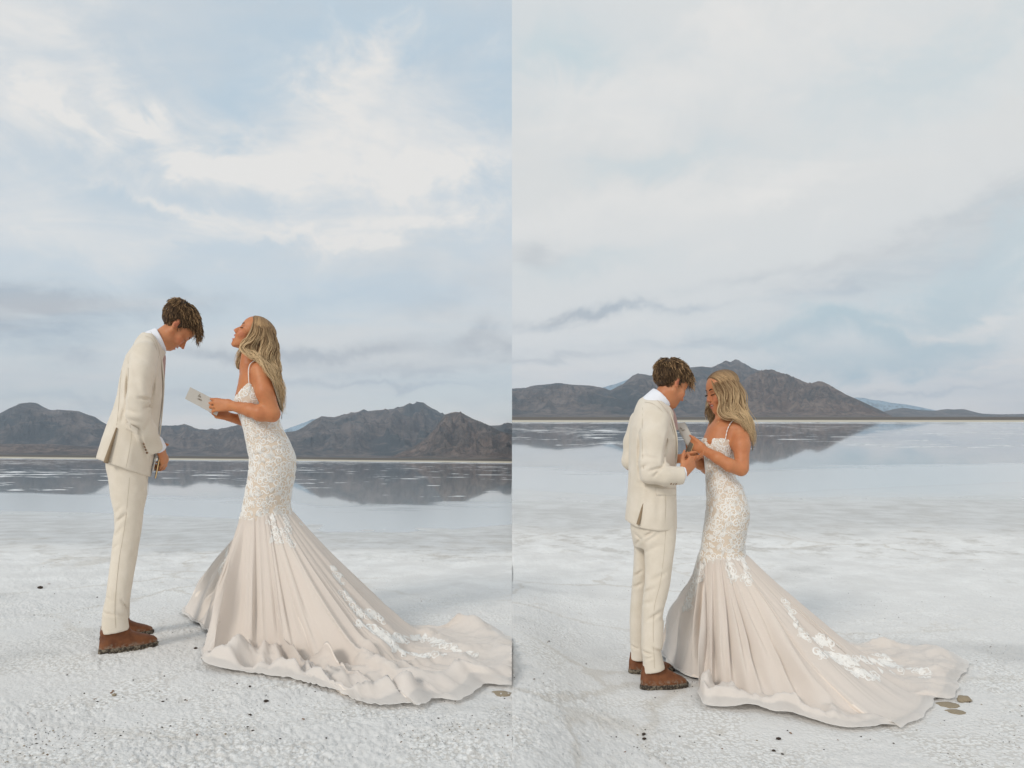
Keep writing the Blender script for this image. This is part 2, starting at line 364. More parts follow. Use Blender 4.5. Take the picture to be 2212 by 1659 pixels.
def lake_material():
    m, t, p = mat_new('shallow brine')
    g = t.n.new('ShaderNodeNewGeometry'); P = g.outputs['Position']
    x, y, z = t.sep(P)
    right = t.m('GREATER_THAN', x, 0.0)
    Pk = t.vm('ADD', P, t.comb(t.m('MULTIPLY', right, 57.0), 0, 0))
    P2 = t.vm('MULTIPLY', Pk, (0.55, 0.8, 0.0))
    big = t.noise(t.vm('MULTIPLY', Pk, (0.035, 0.02, 0.0)), 1.0, 3, 0.5)
    n = t.noise(P2, 0.42, 5, 0.62)
    n2 = t.noise(P2, 1.7, 4, 0.6)
    s = t.m('ADD', t.m('MULTIPLY', n, 0.62), t.m('MULTIPLY', n2, 0.38))
    near = t.m('SUBTRACT', 1.0, t.ss(y, 22, 34))
    thr = t.m('ADD', t.m('MULTIPLY', t.m('SUBTRACT', 0.5, big), 0.30), t.m('ADD', 0.565, t.m('MULTIPLY', near, t.mr(right, 0, 1, 0.03, 0.2))))
    salt = t.ss(s, thr, t.m('ADD', thr, 0.035))
    shore = t.m('MULTIPLY', t.ss(y, 130, 165), t.ss(n, 0.46, 0.56))
    salt = t.m('MAXIMUM', salt, shore)
    at = t.n.new('ShaderNodeAttribute'); at.attribute_name = 'Col'
    d = t.m('ADD', t.sep(at.outputs['Vector'])[0], t.m('MULTIPLY', t.m('SUBTRACT', t.noise(t.vm('MULTIPLY', Pk, (0.25, 0.5, 0.0)), 1.0, 5, 0.6), 0.5), 0.5))
    film = t.m('SUBTRACT', 1.0, t.ss(d, 0.46, 0.56))
    wc = t.mix(t.ss(y, 20, 60), (0.40, 0.41, 0.41), (0.20, 0.20, 0.21))
    t.put(p.inputs['Base Color'], t.mix(film, t.mix(salt, wc, (0.78, 0.79, 0.80)), (0.62, 0.635, 0.64)))
    t.put(p.inputs['Roughness'], t.mix(film, t.mix(salt, (0.03,)*3, (0.8,)*3), (0.15,)*3))
    t.put(p.inputs['Specular IOR Level'], t.mix(film, t.mix(salt, (0.5,)*3, (0.1,)*3), (0.6,)*3))
    p.inputs['IOR'].default_value = 1.34
    h = t.noise(t.vm('MULTIPLY', Pk, (0.6, 0.25, 0.0)), 1.0, 3, 0.5)
    t.put(p.inputs['Normal'], t.bump(h, 0.02, 0.05))
    return m
M_LAKE = lake_material()
def build_lake(right):
    n = 260
    us = np.linspace(0, 1.7, n)*(1 if right else -1)
    # near shore wanders with the ground, far shore is nearly straight
    px = CX+us*F
    if right: py = np.interp(px, [1106, 1350, 1600, 1800, 2212, 3000], [1010, 1020, 1018, 1010, 1000, 1000])
    else: py = np.interp(px, [-400, 0, 230, 620, 700, 900, 1106], [1066, 1066, 1070, 1082, 1096, 1097, 1088])
    y0 = np.array([ground_pt(a, b, right)[1] for a, b in zip(px, py)])
    rows = []
    ts = np.concatenate([np.linspace(-0.16, 0.12, 36), np.linspace(0.15, 1, 24)]); at = []
    yfar = 186*(1+0.07*fbm(us*9, 0*us, 3.3, 5, 8+int(right)))
    for s in ts:
        y = y0*(yfar/y0)**s
        x = us*y
        rows.append(np.stack([x, y, plane(x, y, right)+0.0004+0.006*max(0, s+0.02)], -1)); at.append(np.full(n, 0.5+s*2.5))
    V = np.stack(rows, 0); f = grid_faces(len(ts), n)
    if right: f = f[:, ::-1]
    A = np.clip(np.concatenate(at), 0, 1); return mesh_obj('lake', V.reshape(-1, 3), f, M_LAKE, cols=np.stack([A, A, A], -1), kind='structure')
build_lake(False); build_lake(True)

# ------------------------------------------------------------------ mountains
def rock_material(name, a, b, green, scale):
    m, t, p = mat_new(name)
    g = t.n.new('ShaderNodeNewGeometry'); P = g.outputs['Position']
    Ps = t.vm('SCALE', P); t.n[-1].inputs[3].default_value = scale
    n1 = t.noise(Ps, 1.2, 6, 0.6, 0.4); n2 = t.noise(Ps, 6.0, 6, 0.65, 0.6); n3 = t.noise(t.vm('MULTIPLY', Ps, (1, 1, 5)), 3.0, 5, 0.6, 1.0)
    c = t.mix(t.ss(n2, 0.35, 0.68), a, b)
    c = t.mix(t.m('MULTIPLY', t.ss(n1, 0.45, 0.62), 0.8), c, green)
    c = t.mix(t.m('MULTIPLY', t.ss(n3, 0.52, 0.66), 0.5), c, t.mix(0.5, b, (0.30, 0.24, 0.20)))
    c = t.mix(t.m('MULTIPLY', t.ss(t.noise(Ps, 14.0, 5, 0.7, 0.3), 0.50, 0.62), 0.55), c, (0.035, 0.045, 0.05))
    t.put(p.inputs['Base Color'], c); p.inputs['Roughness'].default_value = 0.95; p.inputs['Specular IOR Level'].default_value = 0.05
    t.put(p.inputs['Normal'], t.bump(n2, 0.9, 40.0))
    return m
def mountain(right, pts, y0, y1, mat, seed, spur=0.16, nu=300, nv=70, fan=0.22, rough=1.0, base=None, jag=1.0):
    pts = np.array(pts, dtype=float)
    px = np.linspace(pts[0, 0], pts[-1, 0], nu)
    if not right: px = np.minimum(px, CX)
    else: px = np.maximum(px, CX)
    py = np.interp(px, pts[:, 0], pts[:, 1])
    u = (px-CX)/F
    hor = 899.5+0*px if right else 981.0+px/CX*10
    e = np.maximum(hor-py, 0.0)/F
    yr = y1*(1+0.10*np.sin(u*9+seed))
    s = np.linspace(0, 1.5, nv)
    U, Sg = np.meshgrid(u, s, indexing='ij'); E = np.repeat(e[:, None], nv, 1); YR = np.repeat(yr[:, None], nv, 1)
    Y = y0+(YR-y0)*Sg; X = U*Y
    L = 1.0/(0.13*(y1-y0))
    R = ridged(X*L, Y*L*0.7, 0.3, 5, seed)
    R2 = fbm(X*L*3, Y*L*3, 1.3, 5, seed+5)
    tt = Sg+spur*(R-0.75)*np.clip(Sg*2.2, 0, 1)*np.clip((1.02-Sg)*3.0, 0, 1)+0.05*R2*np.clip(Sg*3, 0, 1)*np.clip((1.0-Sg)*4, 0, 1)
    tt = np.clip(tt, 0, 1.5)
    up = fan*np.minimum(tt/0.45, 1)**1.2*0.9+(1-fan*0.9)*sstep(0.12, 1.08, tt)**0.9
    prof = np.where(Sg <= 1, up, np.clip(1-(Sg-1)*1.9, -0.2, 1)*np.minimum(1, up+1))
    H = E*YR*prof
    det = (ridged(X*L*4.5, Y*L*3.2, 2.3, 4, seed+9)-0.7)*0.06*rough*E*YR*np.clip(prof*1.5, 0, 1)*np.clip(1.02-prof, 0.0, 1)
    H = H+det+0.0045*jag*fbm(X*L*4.5, Y*L*4.5, 0, 3, seed+3)*E*YR*np.clip(prof, 0, 1)
    Z = plane(X, Y, right)+H-(0.5 if not base else base)
    V = np.stack([X, Y, Z], -1); f = grid_faces(nu, nv)
    return mesh_obj('mountain', V.reshape(-1, 3), f, mat, kind='structure')
M_ROCK = rock_material('desert rock', (0.088, 0.074, 0.066), (0.205, 0.165, 0.145), (0.036, 0.050, 0.054), 0.0016)
M_ROCK2 = rock_material('red brown rock', (0.13, 0.092, 0.074), (0.26, 0.195, 0.155), (0.07, 0.064, 0.058), 0.0024)
M_BLUE = rock_material('haze-tinted snowy rock', (0.30, 0.43, 0.52), (0.42, 0.54, 0.62), (0.26, 0.38, 0.47), 0.0006)  # snow, with the blue of distant haze mixed into the base colour
# left view
mountain(False, [(-420,940),(-200,915),(-60,905),(0,891),(20,880),(45,870),(55,868),(65,867.5),(80,869),(92,876),(108,883.5),(150,884.5),(170,886),(185,892),(205,899),(220,909.5),(240,920),(280,938),(345,950),(420,972),(470,984)], 4300, 6400, M_ROCK, 3, nu=260)
mountain(False, [(150,984),(200,950),(260,930),(345,918),(380,918.5),(400,915),(412,919),(425,926),(445,927),(457,925),(470,927),(500,919.5),(520,916),(545,922),(590,925),(640,940),(700,975),(730,985)], 4200, 6000, M_ROCK, 12, nu=260)
mountain(False, [(520,960),(560,945),(610,933),(640,929.5),(655,922),(665,914.5),(680,905),(695,897),(705,898),(720,899.5),(735,896),(745,893.5),(775,887),(785,882),(795,886),(820,884),(850,881),(870,876),(878,872),(885,868),(892,871),(902,865.5),(915,868),(925,876),(938,883),(950,889.5),(965,897),(1000,905),(1035,915),(1060,918),(1080,917),(1095,912),(1106,914)], 4500, 6600, M_ROCK, 27, nu=330, jag=1.6)
mountain(False, [(832,991),(850,984),(870,974),(900,960),(915,948),(940,924),(950,908),(962,893),(975,889),(985,887.5),(995,888.5),(1020,902),(1050,914.5),(1075,928),(1095,934),(1106,938)], 3300, 4300, M_ROCK2, 41, spur=0.2, nu=300, fan=0.3)
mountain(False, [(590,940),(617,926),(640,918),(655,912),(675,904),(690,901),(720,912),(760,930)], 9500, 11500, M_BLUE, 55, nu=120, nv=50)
mountain(False, [(-420,960),(-200,960),(100,958),(300,972),(340,990)], 3200, 4300, M_ROCK2, 71, nu=200, nv=60, fan=0.5)
# right view
mountain(True, [(1106,838.7),(1136,836),(1156,831),(1180,829),(1206,826),(1231,829),(1271,831),(1301,836),(1340,850),(1400,880),(1430,897)], 4600, 6600, M_ROCK, 15, nu=300)
mountain(True, [(1195,899),(1213,884),(1256,865),(1306,848),(1326,838),(1346,828),(1366,810),(1378,805),(1406,809),(1450,800),(1491,791.7),(1516,789),(1536,791.7),(1558,783),(1568,776),(1578,780),(1588,774),(1594,775),(1601,780),(1626,794),(1643,799),(1690,812),(1740,840),(1800,868),(1860,897)], 4900, 6900, M_ROCK, 29, nu=340, jag=1.6)
mountain(True, [(1560,860),(1590,835),(1620,808),(1643,799),(1666,796),(1706,810),(1748,827.5),(1760,824),(1771,821.5),(1781,824),(1826,850),(1876,872.7),(1926,897)], 3900, 5000, M_ROCK2, 43, spur=0.2, nu=240)
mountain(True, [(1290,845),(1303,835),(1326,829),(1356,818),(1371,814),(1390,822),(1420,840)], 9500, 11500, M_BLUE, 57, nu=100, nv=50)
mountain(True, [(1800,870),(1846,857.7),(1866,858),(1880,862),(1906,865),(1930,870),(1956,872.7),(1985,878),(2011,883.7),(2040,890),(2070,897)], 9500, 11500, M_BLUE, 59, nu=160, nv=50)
mountain(True, [(1895,896),(1911,888),(1930,883),(1951,880),(1965,882),(1986,885),(2005,886),(2021,886.7),(2035,884),(2046,882.7),(2060,884),(2081,882.7),(2100,888),(2121,893),(2160,894.5),(2250,893),(2500,892),(2900,893)], 7000, 8800, M_ROCK, 63, nu=220, nv=40)

# ------------------------------------------------------------------ air
hz = bpy.data.meshes.new('haze')
x0, x1, ya, yb, za, zb = -13500, 13500, -450, 14200, -120, 1480
hv = [(x, y, z) for x in (x0, x1) for y in (ya, yb) for z in (za, zb)]
hz.from_pydata(hv, [], [(0,1,3,2),(4,6,7,5),(0,4,5,1),(2,3,7,6),(0,2,6,4),(1,5,7,3)])
ho = link(bpy.data.objects.new('haze', hz), kind='stuff')
hm = bpy.data.materials.new('haze'); hm.use_nodes = True; t = NT(hm.node_tree); t.n.clear()
o_ = t.n.new('ShaderNodeOutputMaterial'); v_ = t.n.new('ShaderNodeVolumePrincipled')
v_.inputs['Color'].default_value = (0.68, 0.80, 0.95, 1); v_.inputs['Density'].default_value = 0.000062; v_.inputs['Anisotropy'].default_value = 0.0
t.l.new(v_.outputs[0], o_.inputs['Volume']); hz.materials.append(hm)

# ------------------------------------------------------------------ solid shapes: distance fields turned into one smooth skin
def smin(a, b, k):
    if k <= 0: return np.minimum(a, b)
    h = np.clip(0.5+0.5*(b-a)/k, 0, 1); return b*(1-h)+a*h-k*h*(1-h)
class Solid:
    def __init__(s, lo, hi, h):
        s.h = h; s.lo = np.array(lo, float); n = np.ceil((np.array(hi)-s.lo)/h).astype(int)+1
        s.ax = [s.lo[i]+np.arange(n[i])*h for i in range(3)]
        s.d = np.full(n, 0.3, dtype=np.float32); s.n = n
    def region(s, lo, hi, pad=0.03):
        sl = []
        for i in range(3):
            a = int(max(0, math.floor((lo[i]-pad-s.lo[i])/s.h))); b = int(min(s.n[i], math.ceil((hi[i]+pad-s.lo[i])/s.h)+1))
            if b <= a: return None, None
            sl.append(slice(a, b))
        X = s.ax[0][sl[0]][:, None, None]; Y = s.ax[1][sl[1]][None, :, None]; Z = s.ax[2][sl[2]][None, None, :]
        return tuple(sl), (X, Y, Z)
    def twin(s):
        q = object.__new__(Solid); q.h, q.lo, q.ax, q.n = s.h, s.lo, s.ax, s.n; q.d = np.full(s.n, 0.3, dtype=np.float32); return q
    def join(s, o, k): s.d = smin(s.d, o.d, k)
    def put(s, lo, hi, fn, k=0.01, cut=False, pad=None):
        sl, P = s.region(lo, hi, (k*1.5+0.02) if pad is None else pad)
        if sl is None: return
        v = fn(*P).astype(np.float32)
        if cut: s.d[sl] = -smin(-s.d[sl], v, k)
        else: s.d[sl] = smin(s.d[sl], v, k)
    def cap(s, a, b, ra, rb=None, k=0.01, cut=False, sy=1.0):
        a = np.array(a, float); b = np.array(b, float); rb = ra if rb is None else rb; r = max(ra, rb)*max(1, sy)
        ab = b-a; L = max(float(ab@ab), 1e-12)
        def fn(X, Y, Z):
            t = np.clip(((X-a[0])*ab[0]+(Y-a[1])*ab[1]+(Z-a[2])*ab[2])/L, 0, 1)
            return np.sqrt((X-a[0]-t*ab[0])**2+((Y-a[1]-t*ab[1])/sy)**2+(Z-a[2]-t*ab[2])**2)-(ra+(rb-ra)*t)
        s.put(np.minimum(a, b)-r, np.maximum(a, b)+r, fn, k, cut)
    def chain(s, pts, rs, k=0.012, cut=False, sy=1.0):
        for i in range(len(pts)-1): s.cap(pts[i], pts[i+1], rs[i], rs[i+1], k, cut, sy)
    def ell(s, c, r, k=0.01, cut=False, R=None):
        c = np.array(c, float); r = np.array(r, float); m = max(r)
        def fn(X, Y, Z):
            x, y, z = X-c[0], Y-c[1], Z-c[2]
            if R is not None: x, y, z = [R[0][i]*x+R[1][i]*y+R[2][i]*z for i in range(3)]
            q = np.sqrt((x/r[0])**2+(y/r[1])**2+(z/r[2])**2)
            g = np.sqrt((x/r[0]**2)**2+(y/r[1]**2)**2+(z/r[2]**2)**2)+1e-9
            return q*(q-1)/g
        s.put(c-m, c+m, fn, k, cut)
    def stack(s, rows, k=0.015, n=2.3, yaw=0.0, cut=False):
        """rows: (z, xl, xr, half depth, y centre) from the top down; a body of rounded cross-sections"""
        rows = sorted(rows, key=lambda r: r[0]); a = np.array(rows, float)
        z0, z1 = a[0, 0], a[-1, 0]
        lo = (a[:, 1].min(), (a[:, 4]-a[:, 3]).min(), z0); hi = (a[:, 2].max(), (a[:, 4]+a[:, 3]).max(), z1)
        def fn(X, Y, Z):
            z = np.clip(Z, z0, z1)
            f = lambda c: np.interp(z, a[:, 0], c)
            xc = f((a[:, 1]+a[:, 2])/2); ha = f((a[:, 2]-a[:, 1])/2); hb = f(a[:, 3]); yc = f(a[:, 4])
            x = X-xc; y = Y-yc+x*math.tan(yaw)
            q = ((np.abs(x)/ha)**n+(np.abs(y)/hb)**n)**(1/n)
            d = (q-1)*np.minimum(ha, hb)
            dz = np.abs(Z-z)
            return np.where(dz > 0, np.sqrt(np.maximum(d, 0)**2+dz**2)+0*d, d)
        s.put(lo, hi, fn, k, cut, pad=0.05)
    def halfspace(s, p, n, lo=None, hi=None, k=0.002):
        """remove everything on the side n points to"""
        n = np.array(n, float); n /= np.linalg.norm(n)
        lo = s.lo if lo is None else lo; hi = s.lo+s.n*s.h if hi is None else hi
        s.put(lo, hi, lambda X, Y, Z: -((X-p[0])*n[0]+(Y-p[1])*n[1]+(Z-p[2])*n[2]), k, True, pad=0)
    def groove(s, a, b, depth, width, ymax=None):
        """a crease (or a ridge, with negative depth) along a-b pressed into the near side"""
        a = np.array(a, float); b = np.array(b, float); ab = (b-a)*[1, 0, 1]; L = max(float(ab@ab), 1e-12)
        lo = np.minimum(a, b)-3*width; hi = np.maximum(a, b)+3*width; lo[1] = s.lo[1]; hi[1] = (ymax if ymax is not None else max(a[1], b[1])+0.09)
        sl, P = s.region(lo, hi, 0)
        if sl is None: return
        X, Y, Z = P
        tr = ((X-a[0])*ab[0]+(Z-a[2])*ab[2])/L; t = np.clip(tr, 0, 1)
        d2 = (X-a[0]-t*ab[0])**2+(Z-a[2]-t*ab[2])**2
        fade = np.clip((hi[1]-Y)/0.05, 0, 1)
        # a crease with the cloth swelling on both sides of it
        s.d[sl] += (depth*(np.exp(-d2/width**2)-0.35*np.exp(-d2/(2.4*width)**2))*(0.25+0.75*np.sin(np.pi*np.clip(t*0.9+0.05, 0, 1)))*fade).astype(np.float32)
    def noise(s, fn):
        X = s.ax[0][:, None, None]; Y = s.ax[1][None, :, None]; Z = s.ax[2][None, None, :]
        m = np.abs(s.d) < 0.03
        idx = np.nonzero(m); s.d[idx] += fn(s.ax[0][idx[0]], s.ax[1][idx[1]], s.ax[2][idx[2]]).astype(np.float32)
    def skin(s, smooth=1):
        d = s.d; neg = d < 0
        nx, ny, nz = d.shape
        c = neg[:-1, :-1, :-1].astype(np.int8)
        cnt = c.copy()
        offs = [(i, j, k) for i in (0, 1) for j in (0, 1) for k in (0, 1)]
        for (i, j, k) in offs[1:]: cnt = cnt+neg[i:nx-1+i, j:ny-1+j, k:nz-1+k]
        I, J, K = np.nonzero((cnt > 0) & (cnt < 8))
        ids = np.full(cnt.shape, -1, dtype=np.int32); ids[I, J, K] = np.arange(len(I))
        acc = np.zeros((len(I), 3)); num = np.zeros(len(I))
        vals = {o: d[I+o[0], J+o[1], K+o[2]] for o in offs}
        for a in offs:
            for ax in range(3):
                if a[ax]: continue
                b = list(a); b[ax] = 1; b = tuple(b)
                va, vb = vals[a], vals[b]; m = (va < 0) != (vb < 0)
                t = np.where(m, va/np.where(va-vb == 0, 1, va-vb), 0)
                p = np.zeros((len(I), 3)); p[:] = a; p[:, ax] += t
                acc[m] += p[m]; num[m] += 1
        V = (acc/num[:, None]+np.stack([I, J, K], -1))*s.h+s.lo
        quads = []
        for ax in range(3):
            sa = [slice(None)]*3; sb = [slice(None)]*3; sa[ax] = slice(0, -1); sb[ax] = slice(1, None)
            na, nb_ = neg[tuple(sa)], neg[tuple(sb)]
            E = np.nonzero(na != nb_); E = [e.copy() for e in E]
            o1, o2 = (ax+1) % 3, (ax+2) % 3
            ok = (E[o1] > 0) & (E[o2] > 0) & (E[o1] < d.shape[o1]-1) & (E[o2] < d.shape[o2]-1)
            E = [e[ok] for e in E]
            def cell(d1, d2):
                q = [e.copy() for e in E]; q[o1] = q[o1]-d1; q[o2] = q[o2]-d2; return ids[tuple(q)]
            q = np.stack([cell(1, 1), cell(0, 1), cell(0, 0), cell(1, 0)], -1)
            flip = ~na[tuple(E)]
            q[flip] = q[flip][:, ::-1]; quads.append(q)
        Q = np.concatenate(quads); Q = Q[(Q >= 0).all(1)]
        for _ in range(smooth):
            sm = np.zeros_like(V); ct = np.zeros(len(V))
            for a, b in ((0, 1), (1, 2), (2, 3), (3, 0)):
                for u, w in ((a, b), (b, a)):
                    for cc in range(3): sm[:, cc] += np.bincount(Q[:, u], weights=V[Q[:, w], cc], minlength=len(V))
                    ct += np.bincount(Q[:, u], minlength=len(V))
            V = V*0.45+0.55*sm/np.maximum(ct, 1)[:, None]
        return V, Q

class Figure:
    """a frame facing the viewer: local x to the right, y away, z up; built at its real distance"""
    def __init__(s, px0, depth, right, name, **props):
        s.px0 = px0; s.t = depth; s.right = right; s.u0 = (px0-CX)/F; s.n0 = math.hypot(1, s.u0)
        s.org = np.array([s.u0*depth, depth, float(plane(s.u0*depth, depth, right))])
        s.root = bpy.data.objects.new(name, None); link(s.root, None, **props)
        s.root.empty_display_size = 0.2
        s.root.location = s.org; s.root.rotation_euler = (0, 0, -math.atan(s.u0)); s.root.scale = (1/s.n0, 1, 1)
        s.k = depth/F              # metres per picture unit at the figure
    def p(s, px, py, dy=0.0):
        k = (s.t+dy*s.n0)/F
        return np.array([(px-s.px0)*k, dy, CAMZ+(HY-py)*k-s.org[2]])
    def world(s, P):
        P = np.atleast_2d(np.asarray(P, float)).copy(); P[:, 0] /= s.n0
        a = -math.atan(s.u0); c, q = math.cos(a), math.sin(a)
        return np.stack([P[:, 0]*c-P[:, 1]*q, P[:, 0]*q+P[:, 1]*c, P[:, 2]], -1)+s.org
    def z(s, py, dy=0.0): return s.p(0, py, dy)[2]
    def rows(s, lst): return [(s.p(0, r[0], 0)[2], s.p(r[1], r[0], 0)[0], s.p(r[2], r[0], 0)[0], r[3], r[4] if len(r) > 4 else 0.0) for r in lst]

def tube(pts, rs, sides=6, flat=1.0, ref=None, closed_tip=True):
    """swept tube through pts; returns verts, faces"""
    P = np.asarray(pts, float); n = len(P); rs = np.broadcast_to(np.asarray(rs, float), (n,))
    T = np.gradient(P, axis=0); T /= (np.linalg.norm(T, axis=1)[:, None]+1e-12)
    r = np.array(ref if ref is not None else (0.13, -1.0, 0.21)); N = np.cross(T, np.broadcast_to(r, T.shape)); N /= (np.linalg.norm(N, axis=1)[:, None]+1e-9)
    B = np.cross(T, N)
    a = np.linspace(0, 2*np.pi, sides, endpoint=False)
    V = P[:, None, :]+rs[:, None, None]*(np.cos(a)[None, :, None]*N[:, None, :]+np.sin(a)[None, :, None]*B[:, None, :]*flat)
    V = V.reshape(-1, 3)
    I, J = np.meshgrid(np.arange(n-1), np.arange(sides), indexing='ij'); J2 = (J+1) % sides
    f = np.stack([I*sides+J, I*sides+J2, (I+1)*sides+J2, (I+1)*sides+J], -1).reshape(-1, 4)
    return V, f
class Bag:
    """gathers pieces of one part"""
    def __init__(s): s.v = []; s.f = []; s.c = []; s.n = 0
    def add(s, V, f, col=None):
        s.v.append(V); s.f.append(np.asarray(f)+s.n); s.n += len(V)
        if col is not None: s.c.append(np.broadcast_to(np.asarray(col, float), (len(V), 3)))
    def obj(s, name, mat, parent, **kw):
        cols = np.concatenate(s.c) if s.c else None
        q = [f for f in s.f if f.shape[1] == 4]; t3 = [f for f in s.f if f.shape[1] == 3]
        fl = ([np.concatenate(q)] if q else [])+([np.concatenate(t3)] if t3 else [])
        return mesh_obj(name, np.concatenate(s.v), fl, mat, parent, cols=cols, **kw)
def spline(pts, n):
    """Catmull-Rom through pts"""
    P = np.asarray(pts, float); m = len(P)
    Q = np.concatenate([[2*P[0]-P[1]], P, [2*P[-1]-P[-2]]])
    t = np.linspace(0, m-1, n); i = np.minimum(t.astype(int), m-2); f = (t-i)[:, None]
    a, b, c, d = Q[i], Q[i+1], Q[i+2], Q[i+3]
    return 0.5*((2*b)+(c-a)*f+(2*a-5*b+4*c-d)*f**2+(3*b-3*c+d-a)*f**3)

# ------------------------------------------------------------------ cloth, skin, hair, leather
def fabric_mat(name, col, col2, weave=700, rough=0.85, bump=0.25, slub=(60, 60, 400)):
    m, t, p = mat_new(name); tc = t.n.new('ShaderNodeTexCoord'); O = tc.outputs['Object']
    n1 = t.noise(O, 9, 4, 0.6); n2 = t.noise(t.vm('MULTIPLY', O, slub), 1.0, 3, 0.6); n3 = t.noise(O, weave, 2, 0.5)
    c = t.mix(t.ss(n1, 0.3, 0.7), col, col2)
    c = t.mix(t.m('MULTIPLY', t.ss(n2, 0.5, 0.75), 0.25), c, tuple(min(1, q*1.12) for q in col))
    t.put(p.inputs['Base Color'], c); p.inputs['Roughness'].default_value = rough; p.inputs['Specular IOR Level'].default_value = 0.15
    p.inputs['Sheen Weight'].default_value = 0.15
    h = t.m('ADD', t.m('MULTIPLY', n3, 0.3), t.m('MULTIPLY', n2, 0.5))
    t.put(p.inputs['Normal'], t.bump(h, bump, 0.0015)); return m
def col_mat(name, rough=0.5, spec=0.3, sss=0.0, aniso=0.0, bumpscale=None, varied=0.0, sheen=0.0):
    m, t, p = mat_new(name); a = t.n.new('ShaderNodeAttribute'); a.attribute_name = 'Col'
    c = a.outputs['Color']
    if varied:
        tc = t.n.new('ShaderNodeTexCoord'); n = t.noise(tc.outputs['Object'], 60, 4, 0.65)
        c = t.mix(varied, c, t.ramp(n, [(0.3, (0.25, 0.10, 0.06)), (0.7, (0.75, 0.50, 0.38))]), 'OVERLAY')
    t.put(p.inputs['Base Color'], c); p.inputs['Roughness'].default_value = rough; p.inputs['Specular IOR Level'].default_value = spec
    if sss:
        p.inputs['Subsurface Weight'].default_value = sss; p.inputs['Subsurface Radius'].default_value = (0.012, 0.004, 0.002); p.inputs['Subsurface Scale'].default_value = 1.0
    if sheen: p.inputs['Sheen Weight'].default_value = sheen
    if bumpscale:
        tc = t.n.new('ShaderNodeTexCoord'); t.put(p.inputs['Normal'], t.bump(t.noise(tc.outputs['Object'], bumpscale, 4, 0.6), 0.15, 0.001))
    return m
M_SUIT = fabric_mat('cream linen', (0.735, 0.66, 0.56), (0.68, 0.605, 0.50), bump=0.4)
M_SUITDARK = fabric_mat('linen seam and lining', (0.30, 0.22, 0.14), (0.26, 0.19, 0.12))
M_SEAM = simple_mat('seam thread', (0.50, 0.435, 0.335), 0.9, 0.1)
M_SHIRT = fabric_mat('white shirt cotton', (0.80, 0.81, 0.86), (0.78, 0.79, 0.84), bump=0.1)
M_TIE = fabric_mat('dusty pink silk', (0.52, 0.36, 0.33), (0.45, 0.30, 0.28), rough=0.5)
M_SKIN = col_mat('skin', 0.48, 0.35, sss=0.12, bumpscale=320, varied=0.12)
M_HAIR = col_mat('hair', 0.5, 0.22, sheen=0.0)
M_DARK = simple_mat('lash and brow hair', (0.018, 0.012, 0.01), 0.7, 0.2)
M_TEETH = simple_mat('teeth', (0.82, 0.79, 0.73), 0.25, 0.5)
M_BUTTON = simple_mat('brown horn button', (0.22, 0.12, 0.06), 0.35, 0.5)
M_MOUTH = simple_mat('inside of mouth', (0.09, 0.02, 0.02), 0.5, 0.3)

